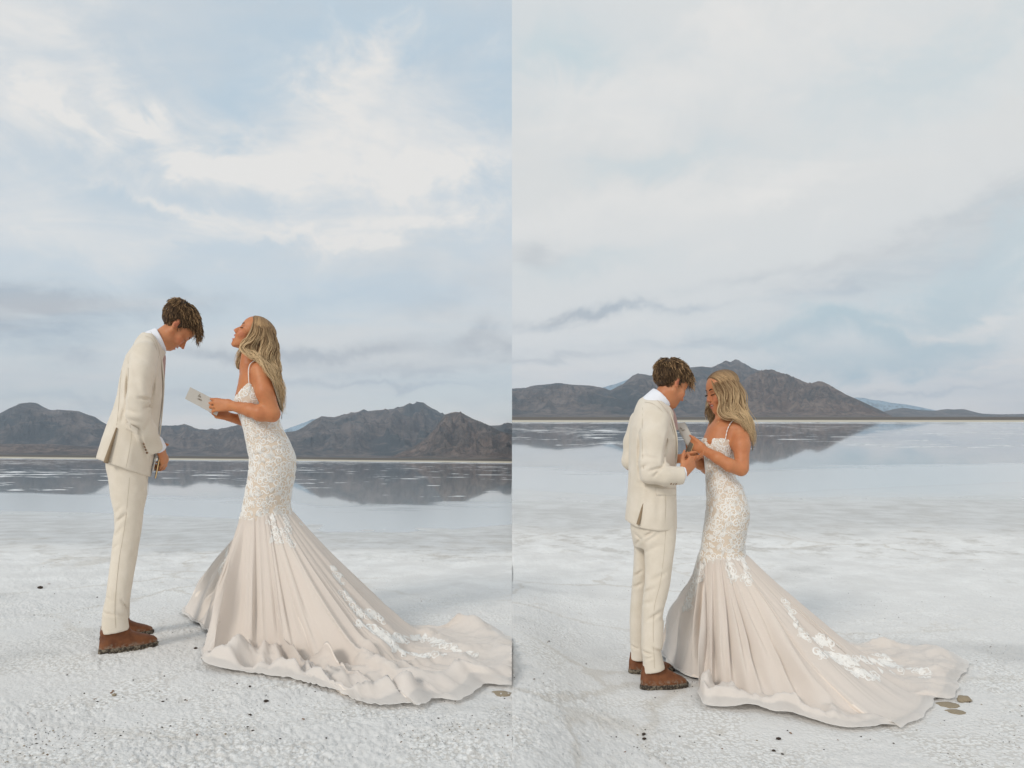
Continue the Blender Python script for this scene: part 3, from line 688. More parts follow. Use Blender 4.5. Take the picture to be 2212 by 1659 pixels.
# ------------------------------------------------------------------ a head, in its own axes (mm): x forward, y to its left, z up, origin between the ears
class Head:
    def __init__(s, ear, fwd, up, k=0.001, female=False, sy=1):
        """ear: local point midway between the ears; fwd/up: directions; k: metres per mm"""
        s.o = np.array(ear, float); f = np.array(fwd, float); f /= np.linalg.norm(f)
        u = np.array(up, float); u -= f*(u@f); u /= np.linalg.norm(u); l = np.cross(u, f)
        s.R = np.stack([f, l, u], 1); s.k = k; s.female = female
    def w(s, *p): return s.o+s.R@(np.array(p, float)*s.k)
    def back(s, P): return ((P-s.o)@s.R)/s.k
    def ell(s, S_, c, r, kk=8, cut=False, tilt=0.0, axis='y'):
        R = s.R
        if tilt:
            a = math.radians(tilt); ca, sa = math.cos(a), math.sin(a)
            T = np.array([[ca, 0, sa], [0, 1, 0], [-sa, 0, ca]]) if axis == 'y' else (np.array([[ca, -sa, 0], [sa, ca, 0], [0, 0, 1]]) if axis == 'z' else np.array([[1, 0, 0], [0, ca, -sa], [0, sa, ca]]))
            R = s.R@T
        S_.ell(s.w(*c), np.array(r)*s.k, kk*s.k, cut, R)
    def cap(s, S_, a, b, ra, rb=None, kk=8, cut=False): S_.cap(s.w(*a), s.w(*b), ra*s.k, (ra if rb is None else rb)*s.k, kk*s.k, cut)
    def build(s, S_, mouth=0.0, smile=0.0):
        E, C = s.ell, s.cap; fm = s.female
        E(S_, (0 if fm else 2, 0, 37 if fm else 42), (91 if fm else 95, 72 if fm else 76, 71 if fm else 82), 10)
        E(S_, (40, 0, 20), (58, 62, 70), 14)
        E(S_, (45, 0, -38), (46, 54 if fm else 57, 66), 16)
        jw = 45 if fm else 50; jo = -6 if mouth > 0.3 else 0
        for q in (-1, 1):
            C(S_, (12, q*jw, -44), (72, q*16, -98+jo), 13 if fm else 15, 11, 14)
            C(S_, (2, q*58, -12), (14, q*jw, -48), 14, 13, 14)
            E(S_, (66, q*42, -26), (24, 20, 18), 16)
            E(S_, (74+2*smile, q*34, -44), (18, 18, 16+3*smile), 14)
            C(S_, (86, q*8, 17), (78, q*38, 19), 7 if fm else 9, 6, 12)
        E(S_, (78 if fm else 80, 0, -98+jo), (13, 17 if fm else 20, 12), 12)
        E(S_, (78, 0, -66), (20, 30, 26), 14)
        E(S_, (60, 0, -78), (30, 36, 30), 14)
        # sockets and eyeballs under closed lids
        for q in (-1, 1):
            E(S_, (99, q*31, -2), (15, 18, 13), 7, True)
            E(S_, (77, q*31, -2), (14, 15, 13), 3)
        # nose
        C(S_, (90, 0, 8), (104 if fm else 107, 0, -22), 5, 6.5, 8)
        C(S_, (104, 0, -20), (112 if fm else 116, 0, -36), 6.5, 7.5 if fm else 8.5, 5)
        E(S_, (95, 0, -34), (13, 11, 17), 6)
        for q in (-1, 1):
            E(S_, (102, q*10, -40), (9.5, 6.5, 6.5), 5)
            E(S_, (106, q*5.5, -46.5), (4.0, 2.2, 2.6), 1.5, True)
        # lips
        g = 3+mouth*9
        for q in (-1, 1):
            C(S_, (99, 0, -60), (87, q*24, -66+smile*5), 4.6, 2.2, 4)
            C(S_, (97, 0, -69-g*0.9), (86, q*23, -68-g*0.3+smile*5), 5.4, 2.2, 4)
            C(S_, (84, q*27, -64+smile*6), (90, q*20, -52), 1.5, 1.5, 2)
        if mouth > 0: E(S_, (98, 0, -65-g*0.55), (20, 20+4*smile, g*0.62), 2, True)
        else: E(S_, (103, 0, -66), (9, 22, 1.4), 2, True)
        # ears
        for q in (-1, 1):
            E(S_, (-4, q*76, -4), (15, 6.5, 31), 4, tilt=-12)
            E(S_, (0, q*83, 2), (9.5, 6, 19), 4, True, tilt=-12)
            E(S_, (3, q*82, -12), (6, 9, 7), 3, True)
            E(S_, (-4, q*80, 8), (4, 3, 13), 3, tilt=-12)
    def paint(s, V, base, blush, lip):
        q = s.back(V); x, y, z = q[:, 0], q[:, 1], q[:, 2]; ay = np.abs(y)
        c = np.tile(np.array(base, float)*[1.14, 0.99, 0.80], (len(V), 1)); mott = fbm(V[:, 0]*16, V[:, 1]*16, V[:, 2]*16, 3, 90)[:, None]; c = c*(1+mott*[0.10, 0.20, 0.22])
        def w(cx, cy, cz, rx, ry, rz): return np.exp(-(((x-cx)/rx)**2+((ay-cy)/ry)**2+((z-cz)/rz)**2))[:, None]
        near = ((np.abs(x-50) < 90) & (ay < 95) & (np.abs(z) < 130))[:, None]
        bl = np.array(blush, float)
        def to(col, a):
            nonlocal c
            a = a*near; c = c*(1-a)+np.array(col, float)*a
        to(bl, 0.55*w(74, 40, -36, 26, 20, 18)); to(bl, 0.6*w(112, 0, -38, 9, 10, 10)); to(bl, 0.55*w(-4, 82, 0, 20, 12, 32)); to(bl*0.55, 0.7*w(1, 80, -3, 9, 6, 14))
        if s.female: to((0.20, 0.09, 0.05), 0.75*w(88, 31, 5, 8, 15, 6)); to(bl*0.9, 0.5*w(66, 48, -40, 16, 16, 14))
        else: to(np.array(base)*0.8, 0.35*w(60, 40, -80, 30, 30, 25))
        to(lip, np.clip(1.6*w(96, 0, -64, 8, 19, 7), 0, 1)); to(lip, np.clip(1.4*w(94, 0, -76, 8, 17, 7), 0, 1))
        to((0.05, 0.015, 0.01), np.clip(1.5*w(104, 6, -48, 4, 3.5, 3), 0, 1)*0.8)
        return np.clip(c, 0.01, 1)
    def features(s, parent, mouth=0.0, smile=0.0, brow=1.0, lash=1.0, eyes=None):
        for q in (-1, 1):
            if brow > 0:
                b = Bag(); pts = [s.w(95.5, q*11, 14), s.w(95.5, q*22, 20), s.w(90.5, q*33, 22), s.w(79.5, q*45, 16)]
                V, f = tube(spline(pts, 14), np.interp(np.linspace(0, 1, 14), [0, .25, .7, 1], [2.6, 3.4, 2.6, .5])*s.k*brow, 6, 0.7); b.add(V, f)
                b.obj('eyebrow', M_DARK, parent)
            b = Bag(); pts = [s.w(90.2, q*19, -7.5), s.w(92.2, q*26, -9.6), s.w(92.0, q*33, -9.8), s.w(88, q*40, -8), s.w(83, q*46, -5)]
            V, f = tube(spline(pts, 16), np.interp(np.linspace(0, 1, 16), [0, .3, .8, 1], [.7, 1.3, 1.5, .7])*s.k*lash, 6); b.add(V, f)
            for i in range(16 if lash > 0.9 else 0):
                u = (i+.5)/16; p0 = spline(pts, 16)[i]; d = s.R@np.array([7.5, q*(1.0+5*u), -2.2+u*1.0])*s.k*lash
                V, f = tube([p0, p0+d*.6+s.R@np.array([0, 0, -.8])*s.k, p0+d], [.6*s.k, .4*s.k, .1*s.k], 4); b.add(V, f)
            b.obj('eyelashes', M_DARK, parent)
        if mouth > 0:
            g = 3+mouth*9
            b = Bag(); a = np.linspace(-1, 1, 13)
            for (zz, hh, xx) in ((-62.5, min(5.2, 2.5+g*.35), 94.5),)+(((-67-g*.95, 3.0, 91),) if mouth > 0.5 else ()):
                up = np.array([s.w(xx-9*v*v, v*19, zz+hh*.5) for v in a]); dn = np.array([s.w(xx-9*v*v+.6, v*19, zz-hh) for v in a]); bk = np.array([s.w(xx-9*v*v-4, v*19, zz-hh) for v in a])
                V = np.stack([up, dn, bk], 1).reshape(-1, 3); b.add(V, grid_faces(13, 3))
            b.obj('teeth', M_TEETH, parent)

# ------------------------------------------------------------------ hands: a palm and five fingers
def hand(S_, wrist, palm_dir, thumb_dir, normal, fingers, size=1.0, thumb=None, k=0.0035):
    """wrist point; palm_dir towards the knuckles; thumb_dir across the palm towards the thumb side;
    fingers: list of 4 curls (deg at each joint a,b,c), index first; normal = back of hand"""
    w = np.array(wrist, float); d = np.array(palm_dir, float); d /= np.linalg.norm(d)
    n = np.array(normal, float); n -= d*(n@d); n /= np.linalg.norm(n)
    t = np.array(thumb_dir, float); t -= d*(t@d)+n*(t@n); t /= np.linalg.norm(t)
    L = 0.094*size
    out = []
    for i, off in enumerate((0.030, 0.010, -0.010, -0.028)):
        kn = w+d*(L*(1.0, 1.02, 0.97, 0.88)[i])+t*off*size+n*(-0.002*abs(i-1))
        S_.chain([w+t*off*0.62*size+d*0.01, kn], [0.0150*size, 0.0112*size], k=0.012)
        lens = [(0.044, 0.026, 0.021), (0.048, 0.030, 0.022), (0.045, 0.028, 0.021), (0.036, 0.021, 0.018)][i]
        rr = [(0.0098, 0.0086, 0.0078, 0.0062), (0.0100, 0.0087, 0.0079, 0.0062), (0.0095, 0.0083, 0.0075, 0.006), (0.0085, 0.0074, 0.0067, 0.0054)][i]
        a = 0.0; p = kn; pts = [p]
        for j in range(3):
            a += math.radians(fingers[i][j]); v = d*math.cos(a)-n*math.sin(a)+t*fingers[i][3]*(1 if j == 0 else 0.5) if len(fingers[i]) > 3 else d*math.cos(a)-n*math.sin(a)
            v = v/np.linalg.norm(v); p = p+v*lens[j]*size; pts.append(p)
        S_.chain(pts, [r*size for r in rr], k=k); out.append(pts)
    # thumb leaves the side of the palm near its base
    b0 = w+d*0.022*size+t*0.022*size-n*0.004
    th = thumb or (0.55, 0.75, -0.35)
    v1 = t*th[1]+d*th[0]-n*(-th[2]); v1 /= np.linalg.norm(v1)
    v2 = v1+d*0.55; v2 /= np.linalg.norm(v2)
    pts = [b0, b0+v1*0.042*size, b0+v1*0.042*size+v2*0.034*size, b0+v1*0.042*size+v2*0.034*size+(v2+d*0.2)/np.linalg.norm(v2+d*0.2)*0.026*size]
    S_.chain(pts, [0.0165*size, 0.0115*size, 0.0098*size, 0.0072*size], k=0.008)
    return out, pts

def near_surface(S_, X, Z, from_neg=True):
    """depth (local y) of the near skin of a solid at local X, Z"""
    X = np.atleast_1d(X); Z = np.atleast_1d(Z)
    i = np.clip(np.round((X-S_.lo[0])/S_.h).astype(int), 0, S_.n[0]-1); k = np.clip(np.round((Z-S_.lo[2])/S_.h).astype(int), 0, S_.n[2]-1)
    col = S_.d[i, :, k]
    neg = col < 0; j = np.argmax(neg, axis=1); has = neg.any(1)
    j1 = np.maximum(j-1, 0); r = np.arange(len(X)); a = col[r, j1]; b = col[r, j]
    t = np.where(a-b != 0, a/np.where(a-b == 0, 1, a-b), 0)
    y = S_.ax[1][j1]+np.clip(t, 0, 1)*S_.h
    if not has.all():
        good = np.where(has)[0]
        if len(good): y = np.where(has, y, y[good[np.argmin(np.abs(np.arange(len(X))[:, None]-good[None, :]), axis=1)]])
    return y
def on_surface(fg, S_, pts, n=24, lift=0.0):
    """polyline through picture points laid on the near skin of S_"""
    Q = np.array([fg.p(a, b, -0.15) for a, b in pts]); Q = spline(Q, n) if len(pts) > 2 else np.array([Q[0]+(Q[1]-Q[0])*t for t in np.linspace(0, 1, n)])
    y = near_surface(S_, Q[:, 0], Q[:, 2]); y = np.convolve(np.pad(y, 1, mode='edge'), [.25, .5, .25], 'valid')
    # the picture position was taken at dy = -0.15: correct for the true depth
    k = (fg.t+y*fg.n0)/(fg.t-0.15*fg.n0); zc = CAMZ-fg.org[2]
    Q = np.stack([Q[:, 0]*k, y-lift, zc+(Q[:, 2]-zc)*k], -1); return Q
def seam(fg, S_, pts, parent, name='seam', r=0.0008, mat=None, n=24, lift=0.0002, bag=None):
    V, f = tube(on_surface(fg, S_, pts, n, lift), r, 5)
    if bag is not None: bag.add(V, f); return
    return mesh_obj(name, V, f, mat or M_SEAM, parent)
def patch(fg, S_, quad, parent, name, mat, nu=10, nv=6, lift=0.003, thick=0.003):
    """flat piece of cloth laid on the near skin: quad = 4 picture corners"""
    a, b, c, d = [np.array(q, float) for q in quad]
    rows = []
    for v in np.linspace(0, 1, nv):
        l = a+(d-a)*v; r = b+(c-b)*v
        rows.append(on_surface(fg, S_, [tuple(l), tuple(r)], nu, lift))
    V = np.array(rows).reshape(-1, 3); V2 = V.copy(); V2[:, 1] += thick+lift
    f = grid_faces(nv, nu); n = len(V)
    rim = [i for i in range(nu)]+[j*nu+nu-1 for j in range(1, nv)]+[(nv-1)*nu+i for i in range(nu-2, -1, -1)]+[j*nu for j in range(nv-2, 0, -1)]
    rim = np.array(rim); r2 = np.roll(rim, -1)
    side = np.stack([rim, r2, r2+n, rim+n], -1)
    return mesh_obj(name, np.concatenate([V, V2]), np.concatenate([f, side]), mat, parent)

def mans_hair(hd, parent, seed=1, gravity=(0, 0, -1), fringe=1.0):
    rs = np.random.RandomState(seed); k = hd.k
    # close layer
    lo = hd.o-0.15; hi = hd.o+0.17
    H = Solid(lo, hi, 0.0045)
    hd.ell(H, (-3, 0, 48), (99, 80, 85), 5); hd.ell(H, (-45, 0, 2), (40, 56, 46), 10)
    for q in (-1, 1): hd.cap(H, (14, q*70, 20), (16, q*71, -4), 9, 6, 8)
    hd.ell(H, (118, 0, -10), (66, 110, 82), 6, True, tilt=-24)      # the face
    hd.ell(H, (20, 0, -70), (60, 110, 52), 6, True, tilt=10)
    for q in (-1, 1): hd.ell(H, (-3, q*88, -6), (18, 22, 33), 4, True, tilt=-12)
    def lump(X, Y, Z):
        q = hd.back(np.stack([X, Y, Z], -1)); x, y, z = q[:, 0], q[:, 1], q[:, 2]
        return -0.0035*np.clip(fbm(x/26, y/26, z/22, 3, seed), -1, 1)-0.0022*perlin(x/7, y/7, z/16, seed+3)
    H.noise(lump)
    V, Q = H.skin(1)
    q = hd.back(V); n = fbm(q[:, 0]/14, q[:, 1]/8, q[:, 2]/14, 3, seed+4)
    c = np.array([0.050, 0.030, 0.017])*(1+0.5*n[:, None])+np.clip(n-0.15, 0, 1)[:, None]*np.array([0.12, 0.08, 0.04])
    root = mesh_obj('hair', V, Q, M_HAIR, parent, cols=np.clip(c, 0.008, 1))
    g = hd.R.T@np.array(gravity, float)
    b = Bag(); cnt = 0
    while cnt < 2300:
        d = rs.normal(size=3); d /= np.linalg.norm(d)
        P = np.array([-3, 0, 46])+d*np.array([99, 80, 85])
        x, y, z = P
        top = z > 62
        if x > 66 and z < 72: continue
        if x > 20 and z < 28+0.5*(x-20): continue
        if z < -28 and x > -40: continue
        if z < -44: continue
        if -24 < x < 16 and z < 30 and abs(y) > 60: continue
        N = d/np.array([97, 79, 82]); N /= np.linalg.norm(N)
        front = sstep(20, 80, x)*sstep(30, 70, z)
        crown = np.array([-55, 0, 110.]); away = P-crown; away -= N*(away@N); away /= (np.linalg.norm(away)+1e-6)
        comb = away*1.0+g*0.35+np.array([0.25, 0, -0.1])
        comb = comb-N*(comb@N); comb /= np.linalg.norm(comb)
        L = (rs.uniform(30, 46) if top else rs.uniform(18, 30))+front*rs.uniform(6, 20)*fringe
        if z < 5: L *= 0.75
        side = np.cross(N, comb); ph = rs.uniform(0, 6.28); amp = rs.uniform(1.0, 3.0)*(1+1.6*front*fringe)+(1.2 if top else 0)
        wl = rs.uniform(24, 40); lift = rs.uniform(0.06, 0.26)+(0.15 if top else 0)+0.30*front
        m = 9; t = np.linspace(0, 1, m); pts = []
        jit = side*rs.normal(0, 0.22)
        for u in t:
            s_ = u*L
            p = P+comb*s_+jit*s_*0.6+N*(3.5+(3.5 if z < 40 and x < -20 else 0)+(4 if x < -62 else 0)+lift*s_-0.0040*s_*s_*(1-0.6*front))+g*(0.004*s_*s_*front)+side*amp*math.sin(ph+6.28*s_/wl)*u**0.6+N*amp*0.7*math.cos(ph+6.28*s_/wl)*u
            pts.append(hd.o+hd.R@(p*k))
        r0 = rs.uniform(0.7, 2.3) if rs.rand() < .85 else rs.uniform(2.2, 3.6)
        V, f = tube(pts, np.interp(t, [0, .35, .8, 1], [r0*.8, r0, r0*.7, .25])*k, 4, 0.6, ref=hd.R@side)
        tone = rs.uniform(0, 1)**1.6; blond = 0.25+0.75*max(front, 0.6 if top else 0.15)
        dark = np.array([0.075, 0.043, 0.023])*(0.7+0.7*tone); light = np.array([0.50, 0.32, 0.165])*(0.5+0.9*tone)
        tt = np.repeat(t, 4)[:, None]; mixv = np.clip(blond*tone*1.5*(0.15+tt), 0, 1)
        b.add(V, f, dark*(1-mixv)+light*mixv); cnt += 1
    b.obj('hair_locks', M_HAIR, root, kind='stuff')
    return root

def boot(fg, parent, rows, yaw, sole_rows, leather, solemat, seed=0):
    lo = np.array([min(fg.p(r[1], r[0], r[4])[0] for r in rows)-.05, min(r[4]-r[3] for r in rows)-.14, -0.06]); hi = np.array([max(fg.p(r[2], r[0], r[4])[0] for r in rows)+.05, max(r[4]+r[3] for r in rows)+.14, fg.p(0, rows[0][0], rows[0][4])[2]+.05])
    B = Solid(lo, hi, 0.0045)
    conv = lambda R_: [(fg.p(0, r[0], r[4])[2], fg.p(r[1], r[0], r[4])[0], fg.p(r[2], r[0], r[4])[0], r[3], r[4]) for r in R_]
    B.stack(conv(rows), 0.012, 2.4, yaw)
    B.noise(lambda x, y, z: 0.0014*fbm(x*22, y*22, z*30, 3, seed))
    V, Q = B.skin(2); o = mesh_obj('boot', V, Q, leather, parent)
    Sl = Solid(lo, hi, 0.004); Sl.stack(conv(sole_rows), 0.004, 2.6, yaw)
    Sl.noise(lambda x, y, z: 0.0016*fbm(x*30, y*30, z*50, 3, seed+3))
    V, Q = Sl.skin(1); mesh_obj('sole', V, Q, solemat, o)
    return o
def leather_mat():
    m, t, p = mat_new('brown suede'); tc = t.n.new('ShaderNodeTexCoord'); O = tc.outputs['Object']
    n = t.noise(O, 14, 5, 0.6); n2 = t.noise(O, 160, 3, 0.6); z = t.sep(O)[2]
    c = t.mix(t.ss(n, 0.3, 0.7), (0.115, 0.038, 0.014), (0.21, 0.078, 0.030))
    mud = t.m('MULTIPLY', t.m('SUBTRACT', 1.0, t.ss(t.m('ADD', z, t.m('MULTIPLY', t.m('SUBTRACT', n, 0.5), 0.05)), 0.028, 0.05)), t.ss(t.noise(O, 50, 4, 0.7), 0.45, 0.6))
    c = t.mix(t.m('MULTIPLY', mud, 0.6), c, (0.30, 0.25, 0.19))
    t.put(p.inputs['Base Color'], c); p.inputs['Roughness'].default_value = 0.62; p.inputs['Specular IOR Level'].default_value = 0.3
    t.put(p.inputs['Normal'], t.bump(n2, 0.3, 0.001)); return m
def sole_mat():
    m, t, p = mat_new('muddy rubber sole'); tc = t.n.new('ShaderNodeTexCoord'); O = tc.outputs['Object']
    n = t.noise(O, 60, 4, 0.7)
    t.put(p.inputs['Base Color'], t.mix(t.ss(n, 0.46, 0.58), (0.04, 0.03, 0.022), (0.20, 0.165, 0.12))); p.inputs['Roughness'].default_value = 0.9
    t.put(p.inputs['Normal'], t.bump(n, 0.8, 0.003)); return m
M_LEATHER, M_SOLE = leather_mat(), sole_mat()

def sleeve(J, pts, rs, opening, k, kj):
    """sleeve built on its own so that trimming the cuff leaves the rest of the coat alone"""
    A = J.twin(); A.chain(pts, rs, k)
    dd = pts[-1]-pts[-2]; dd /= np.linalg.norm(dd)
    A.halfspace(pts[-1]+dd*0.012, dd, lo=pts[-1]-.09, hi=pts[-1]+.09)
    A.cap(pts[-1]-dd*.02, pts[-1]+dd*.03, opening, opening, 0.003, cut=True)
    J.join(A, kj); return dd
M_SEAM2 = None

def crown_cap(hd, parent, seed, comb=(-1, 0, -0.4), col=(0.20, 0.115, 0.055), hairline=0.0):
    """hair lying close over the crown, parted in the middle"""
    H = Solid(hd.o-0.13, hd.o+0.15, 0.005)
    hd.ell(H, (-2, 0, 38), (95, 77, 75), 5); hd.ell(H, (-30, 0, -20), (58, 68, 60), 10)
    hd.ell(H, (112, 0, -12), (64, 120, 94), 5, True, tilt=-22); hd.ell(H, (60, 0, -90), (70, 110, 60), 5, True)
    V, Q = H.skin(2); q = hd.back(V)
    n = perlin(q[:, 0]/30, np.abs(q[:, 1])/3, q[:, 2]/40, seed)
    c = np.array(col)*(1+0.8*n[:, None])
    o = mesh_obj('hair', V, Q, M_HAIR, parent, cols=np.clip(c, .01, 1))
    rs = np.random.RandomState(seed); b = Bag()
    for i in range(620):
        q_ = -1 if i % 2 else 1
        x0 = rs.uniform(-78, 72); a0 = rs.uniform(0.0, 0.10); pts = []
        nx = x0/95; L = rs.uniform(1.1, 1.9); back = rs.uniform(10, 34)*(1+0.4*(x0 > 0))
        for u in np.linspace(0, 1, 10):
            th = a0+u*L; x = x0-back*u*u*1.0
            r = math.sqrt(max(0.02, 1-(x/97)**2)); pts.append(hd.w(-2+x, q_*(77*r*math.sin(th)+1.5), 38+(75*r)*math.cos(th)+1.2))
        if hd.back(np.array(pts[-1]))[0] > 60: continue
        r0 = rs.uniform(0.8, 2.6)*hd.k
        V, f = tube(pts, np.interp(np.linspace(0, 1, 10), [0, .15, 1], [.4, 1, .8])*r0, 4, 0.5); tone = rs.uniform(0.55, 1.5)
        t = np.repeat(np.linspace(0, 1, 10), 4)[:, None]
        b.add(V, f, np.clip(np.array(col)*tone*(1-t)+np.array([0.42, 0.275, 0.145])*tone*t, .01, 1))
    b.obj('hair_locks', M_HAIR, o, kind='stuff')
    return o

# ------------------------------------------------------------------ left view: the groom, head bowed, laughing
def groom_left():
    fg = Figure(290, 4.07, False, 'person', label='groom in cream suit bowing his head and smiling beside the laughing bride', category='person')
    P = fg.p; R = fg.root
    hd = Head(P(381, 696, 0.01), (0.60, 0.10, -0.80), (0.80, 0.0, 0.60), 0.00108)
    # body: head, neck, trunk, arms and hands in one skin
    B = Solid((-0.25, -0.34, 0.75), (0.42, 0.34, 1.93), 0.0047)
    hd.build(B, mouth=0.28, smile=1.0)
    B.cap(P(366, 716, 0.01), P(330, 748, 0), 0.055, 0.062, 0.02)
    B.stack([(P(0,745)[2], P(298,745)[0], P(338,745)[0], .13, 0), (P(0,800)[2], P(275,800)[0], P(336,800)[0], .16, 0), (P(0,880)[2], P(262,880)[0], P(336,880)[0], .145, 0), (P(0,950)[2], P(245,950)[0], P(325,950)[0], .145, 0), (P(0,1010)[2], P(240,1010)[0], P(315,1010)[0], .15, 0)], 0.02)
    for q in (-1, 1):
        if q < 0: sh, el, wr = P(308, 768, -.16), P(298, 888, -.225), P(346, 966, -.085)
        else: sh, el, wr = P(308, 768, .16), P(300, 888, .215), P(341, 966, .075)
        B.chain([sh, el, wr], [0.05, 0.038, 0.026], 0.02)
    # near hand: back of the hand to the right, fingers hanging round the book
    hand(B, P(347, 968, -.075), (0.33, 0.42, -0.86), (-0.7, 0.5, -0.1), (0.80, -0.52, 0.12), [(30, 35, 22), (34, 38, 24), (38, 40, 24), (42, 42, 26)], 0.98, thumb=(0.85, 0.35, -0.25))
    # far hand folded over, finger tips in view above
    hand(B, P(342, 972, .065), (0.42, -0.55, -0.55), (0.2, 0.2, 1), (0.75, 0.35, 0.3), [(48, 50, 30), (50, 52, 30), (52, 54, 30), (54, 54, 30)], 0.98, thumb=(0.3, 0.9, 0.2))
    V, Q = B.skin(2)
    mesh_obj('body', V, Q, M_SKIN, R, cols=hd.paint(V, (0.47, 0.235, 0.135), (0.60, 0.19, 0.12), (0.42, 0.15, 0.12)))
    hd.features(R, mouth=0.28, smile=1.0, brow=1.1, lash=0.8)
    mans_hair(hd, R, 5)
    # shirt: collar standing round the neck, chest, cuffs
    C = Solid((-0.25, -0.34, 0.75), (0.42, 0.34, 1.93), 0.0045)
    ax = np.array([0.89, 0, 0.455]); c0 = P(343, 732, 0)
    C.cap(c0-ax*0.045, c0+ax*0.03, 0.071, 0.067, 0.004)
    C.halfspace(c0+ax*0.017, ax, k=0.002)
    C.cap(c0-ax*0.0, c0+ax*0.05, 0.060, 0.060, 0.002, cut=True)
    C.stack([(P(0,752)[2], P(322,752)[0], P(347,752)[0], .05, 0), (P(0,775)[2], P(300,775)[0], P(351,775)[0], .11, 0), (P(0,830)[2], P(280,830)[0], P(352,830)[0], .13, 0), (P(0,960)[2], P(262,960)[0], P(335,960)[0], .12, 0)], 0.012)
    d = np.array(P(350, 974, -.072))-np.array(P(322, 926, -.15)); d /= np.linalg.norm(d)
    e = P(348.5, 970, -.078); C.cap(e-d*.05, e, 0.037, 0.036, 0.003)
    C.halfspace(e+d*0.0, d, lo=e-.05, hi=e+.06)
    e2 = P(342, 970, .07); C.cap(e2-d*.04, e2, 0.036, 0.035, 0.003)
    V, Q = C.skin(1); mesh_obj('shirt', V, Q, M_SHIRT, R)
    b = Bag(); V, f = tube(spline([P(349, 755, -.004), P(353.5, 763, -.004), P(354, 770, -.004), P(352, 786, -.004), P(349, 820, -.004)], 20), np.interp(np.linspace(0,1,20), [0,.15,.22,.3,1], [.010,.015,.010,.012,.02]), 10, 0.35, ref=(0, 1, 0)); b.add(V, f)
    b.obj('tie', M_TIE, R)
    # jacket
    J = Solid((-0.25, -0.34, 0.80), (0.42, 0.34, 1.86), 0.0055)
    rows = [(722,308,338,.075),(734,296,344,.12),(747,287,349,.155),(770,271,351,.172),(797,262.5,352,.172),(826,257,354,.170),(855,252.5,354,.166),(885,244,350,.162),(917,231.5,346,.168),(950,220,341,.176),(985,210,336,.186),(1010,204,330,.190),(1040,200,326,.19)]
    J.stack(fg.rows(rows), 0.02, 2.15)
    J.cap(P(320, 741, 0), P(338, 748, 0), 0.064, 0.06, 0.03)
    # cut the hem
    n = P(320, 1027)-P(209, 988); n = np.array([n[2], 0, -n[0]]); n = n if n[2] < 0 else -n
    J.halfspace(P(265, 1010), n, k=0.003)
    # shoulders and sleeves
    for q in (-1, 1):
        if q < 0: pts = [P(312, 766, -.145), P(306, 800, -.20), P(298, 860, -.235), P(299, 893, -.235), P(316, 930, -.175), P(333.5, 966, -.105)]
        else: pts = [P(312, 766, .145), P(304, 800, .20), P(300, 860, .225), P(302, 893, .225), P(315, 930, .165), P(328, 962, .10)]
        sleeve(J, pts, [0.076, 0.072, 0.064, 0.062, 0.056, 0.050], 0.039, 0.022, 0.012)
    # neck opening
    J.cap(c0-ax*0.012, c0+ax*0.09, 0.074, 0.075, 0.004, cut=True)
    J.halfspace(c0+ax*0.002, ax, k=0.004, lo=P(300, 700, -.3), hi=P(370, 762, .3)[[0,1,2]]*[1,1,1]+[0,0,.25])
    G = lambda a, b, d, w: J.groove(a, b, d*1.9, w)
    G(P(276, 800, -.15), P(272, 872, -.16), .010, .008); G(P(272, 872, -.17), P(262, 910, -.15), .006, .010)      # behind the arm
    G(P(336, 812, -.17), P(329, 858, -.18), .009, .007); G(P(300, 925, -.2), P(318, 990, -.16), .006, .008)
    G(P(327, 862, -.20), P(300, 858, -.275), .012, .0085); G(P(329, 872, -.20), P(312, 880, -.27), .010, .008); G(P(272, 884, -.24), P(300, 893, -.28), .006, .012)
    G(P(276, 905, -.24), P(305, 912, -.25), .006, .010); G(P(290, 790, -.25), P(300, 850, -.28), .003, .018); G(P(325, 905, -.2), P(310, 935, -.22), .004, .011)
    G(P(300, 770, -.22), P(330, 790, -.2), .003, .016); G(P(262, 840, -.1), P(268, 905, -.12), .003, .02)
    G(P(280, 745, -.15), P(300, 775, -.22), .0025, .012); G(P(255, 900, -.13), P(235, 960, -.13), -.003, .02); G(P(285, 960, -.16), P(276, 1010, -.18), -.003, .02)
    J.noise(lambda x, y, z: 0.0022*fbm(x*7, y*7, z*4, 3, 41))
    # centre-back vent, an open slit
    J.cap(P(253, 921, -.165), P(232, 990, -.185), 0.0035, 0.0095, 0.002, cut=True); J.cap(P(232, 990, -.185), P(228, 1004, -.195), 0.0095, 0.012, 0.002, cut=True)
    V, Q = J.skin(2); jk = mesh_obj('jacket', V, Q, M_SUIT, R)
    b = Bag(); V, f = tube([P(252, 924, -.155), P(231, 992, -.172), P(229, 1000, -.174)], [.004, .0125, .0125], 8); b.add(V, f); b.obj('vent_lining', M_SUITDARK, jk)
    b = Bag()
    for pts in ([(281, 917), (284, 940), (279, 975), (272, 1010)], [(262, 800), (258, 850), (254, 905), (252, 918)], [(326, 712), (334, 725), (343, 745), (347, 765)], [(314, 722), (328, 727), (338, 745), (344, 768)], [(276, 770), (277, 800), (276, 830)]):
        seam(fg, J, pts, jk, bag=b)
    b.obj('seam', M_SEAM, jk)
    patch(fg, J, [(273, 911), (300, 925), (299, 938), (271, 926)], jk, 'pocket_flap', M_SUIT, lift=0.004)
    for i in range(4):
        q = on_surface(fg, J, [(311+i*2.3, 958+i*6.6), (312+i*2.3, 958+i*6.6)], 2, 0.002)[0]
        V, f = tube([q+[0, .002, 0], q+[0, -.002, 0], q+[0, -.0022, 0]], [.0062, .0062, .0005], 10); mesh_obj('cuff_button', V, f, M_BUTTON, jk)
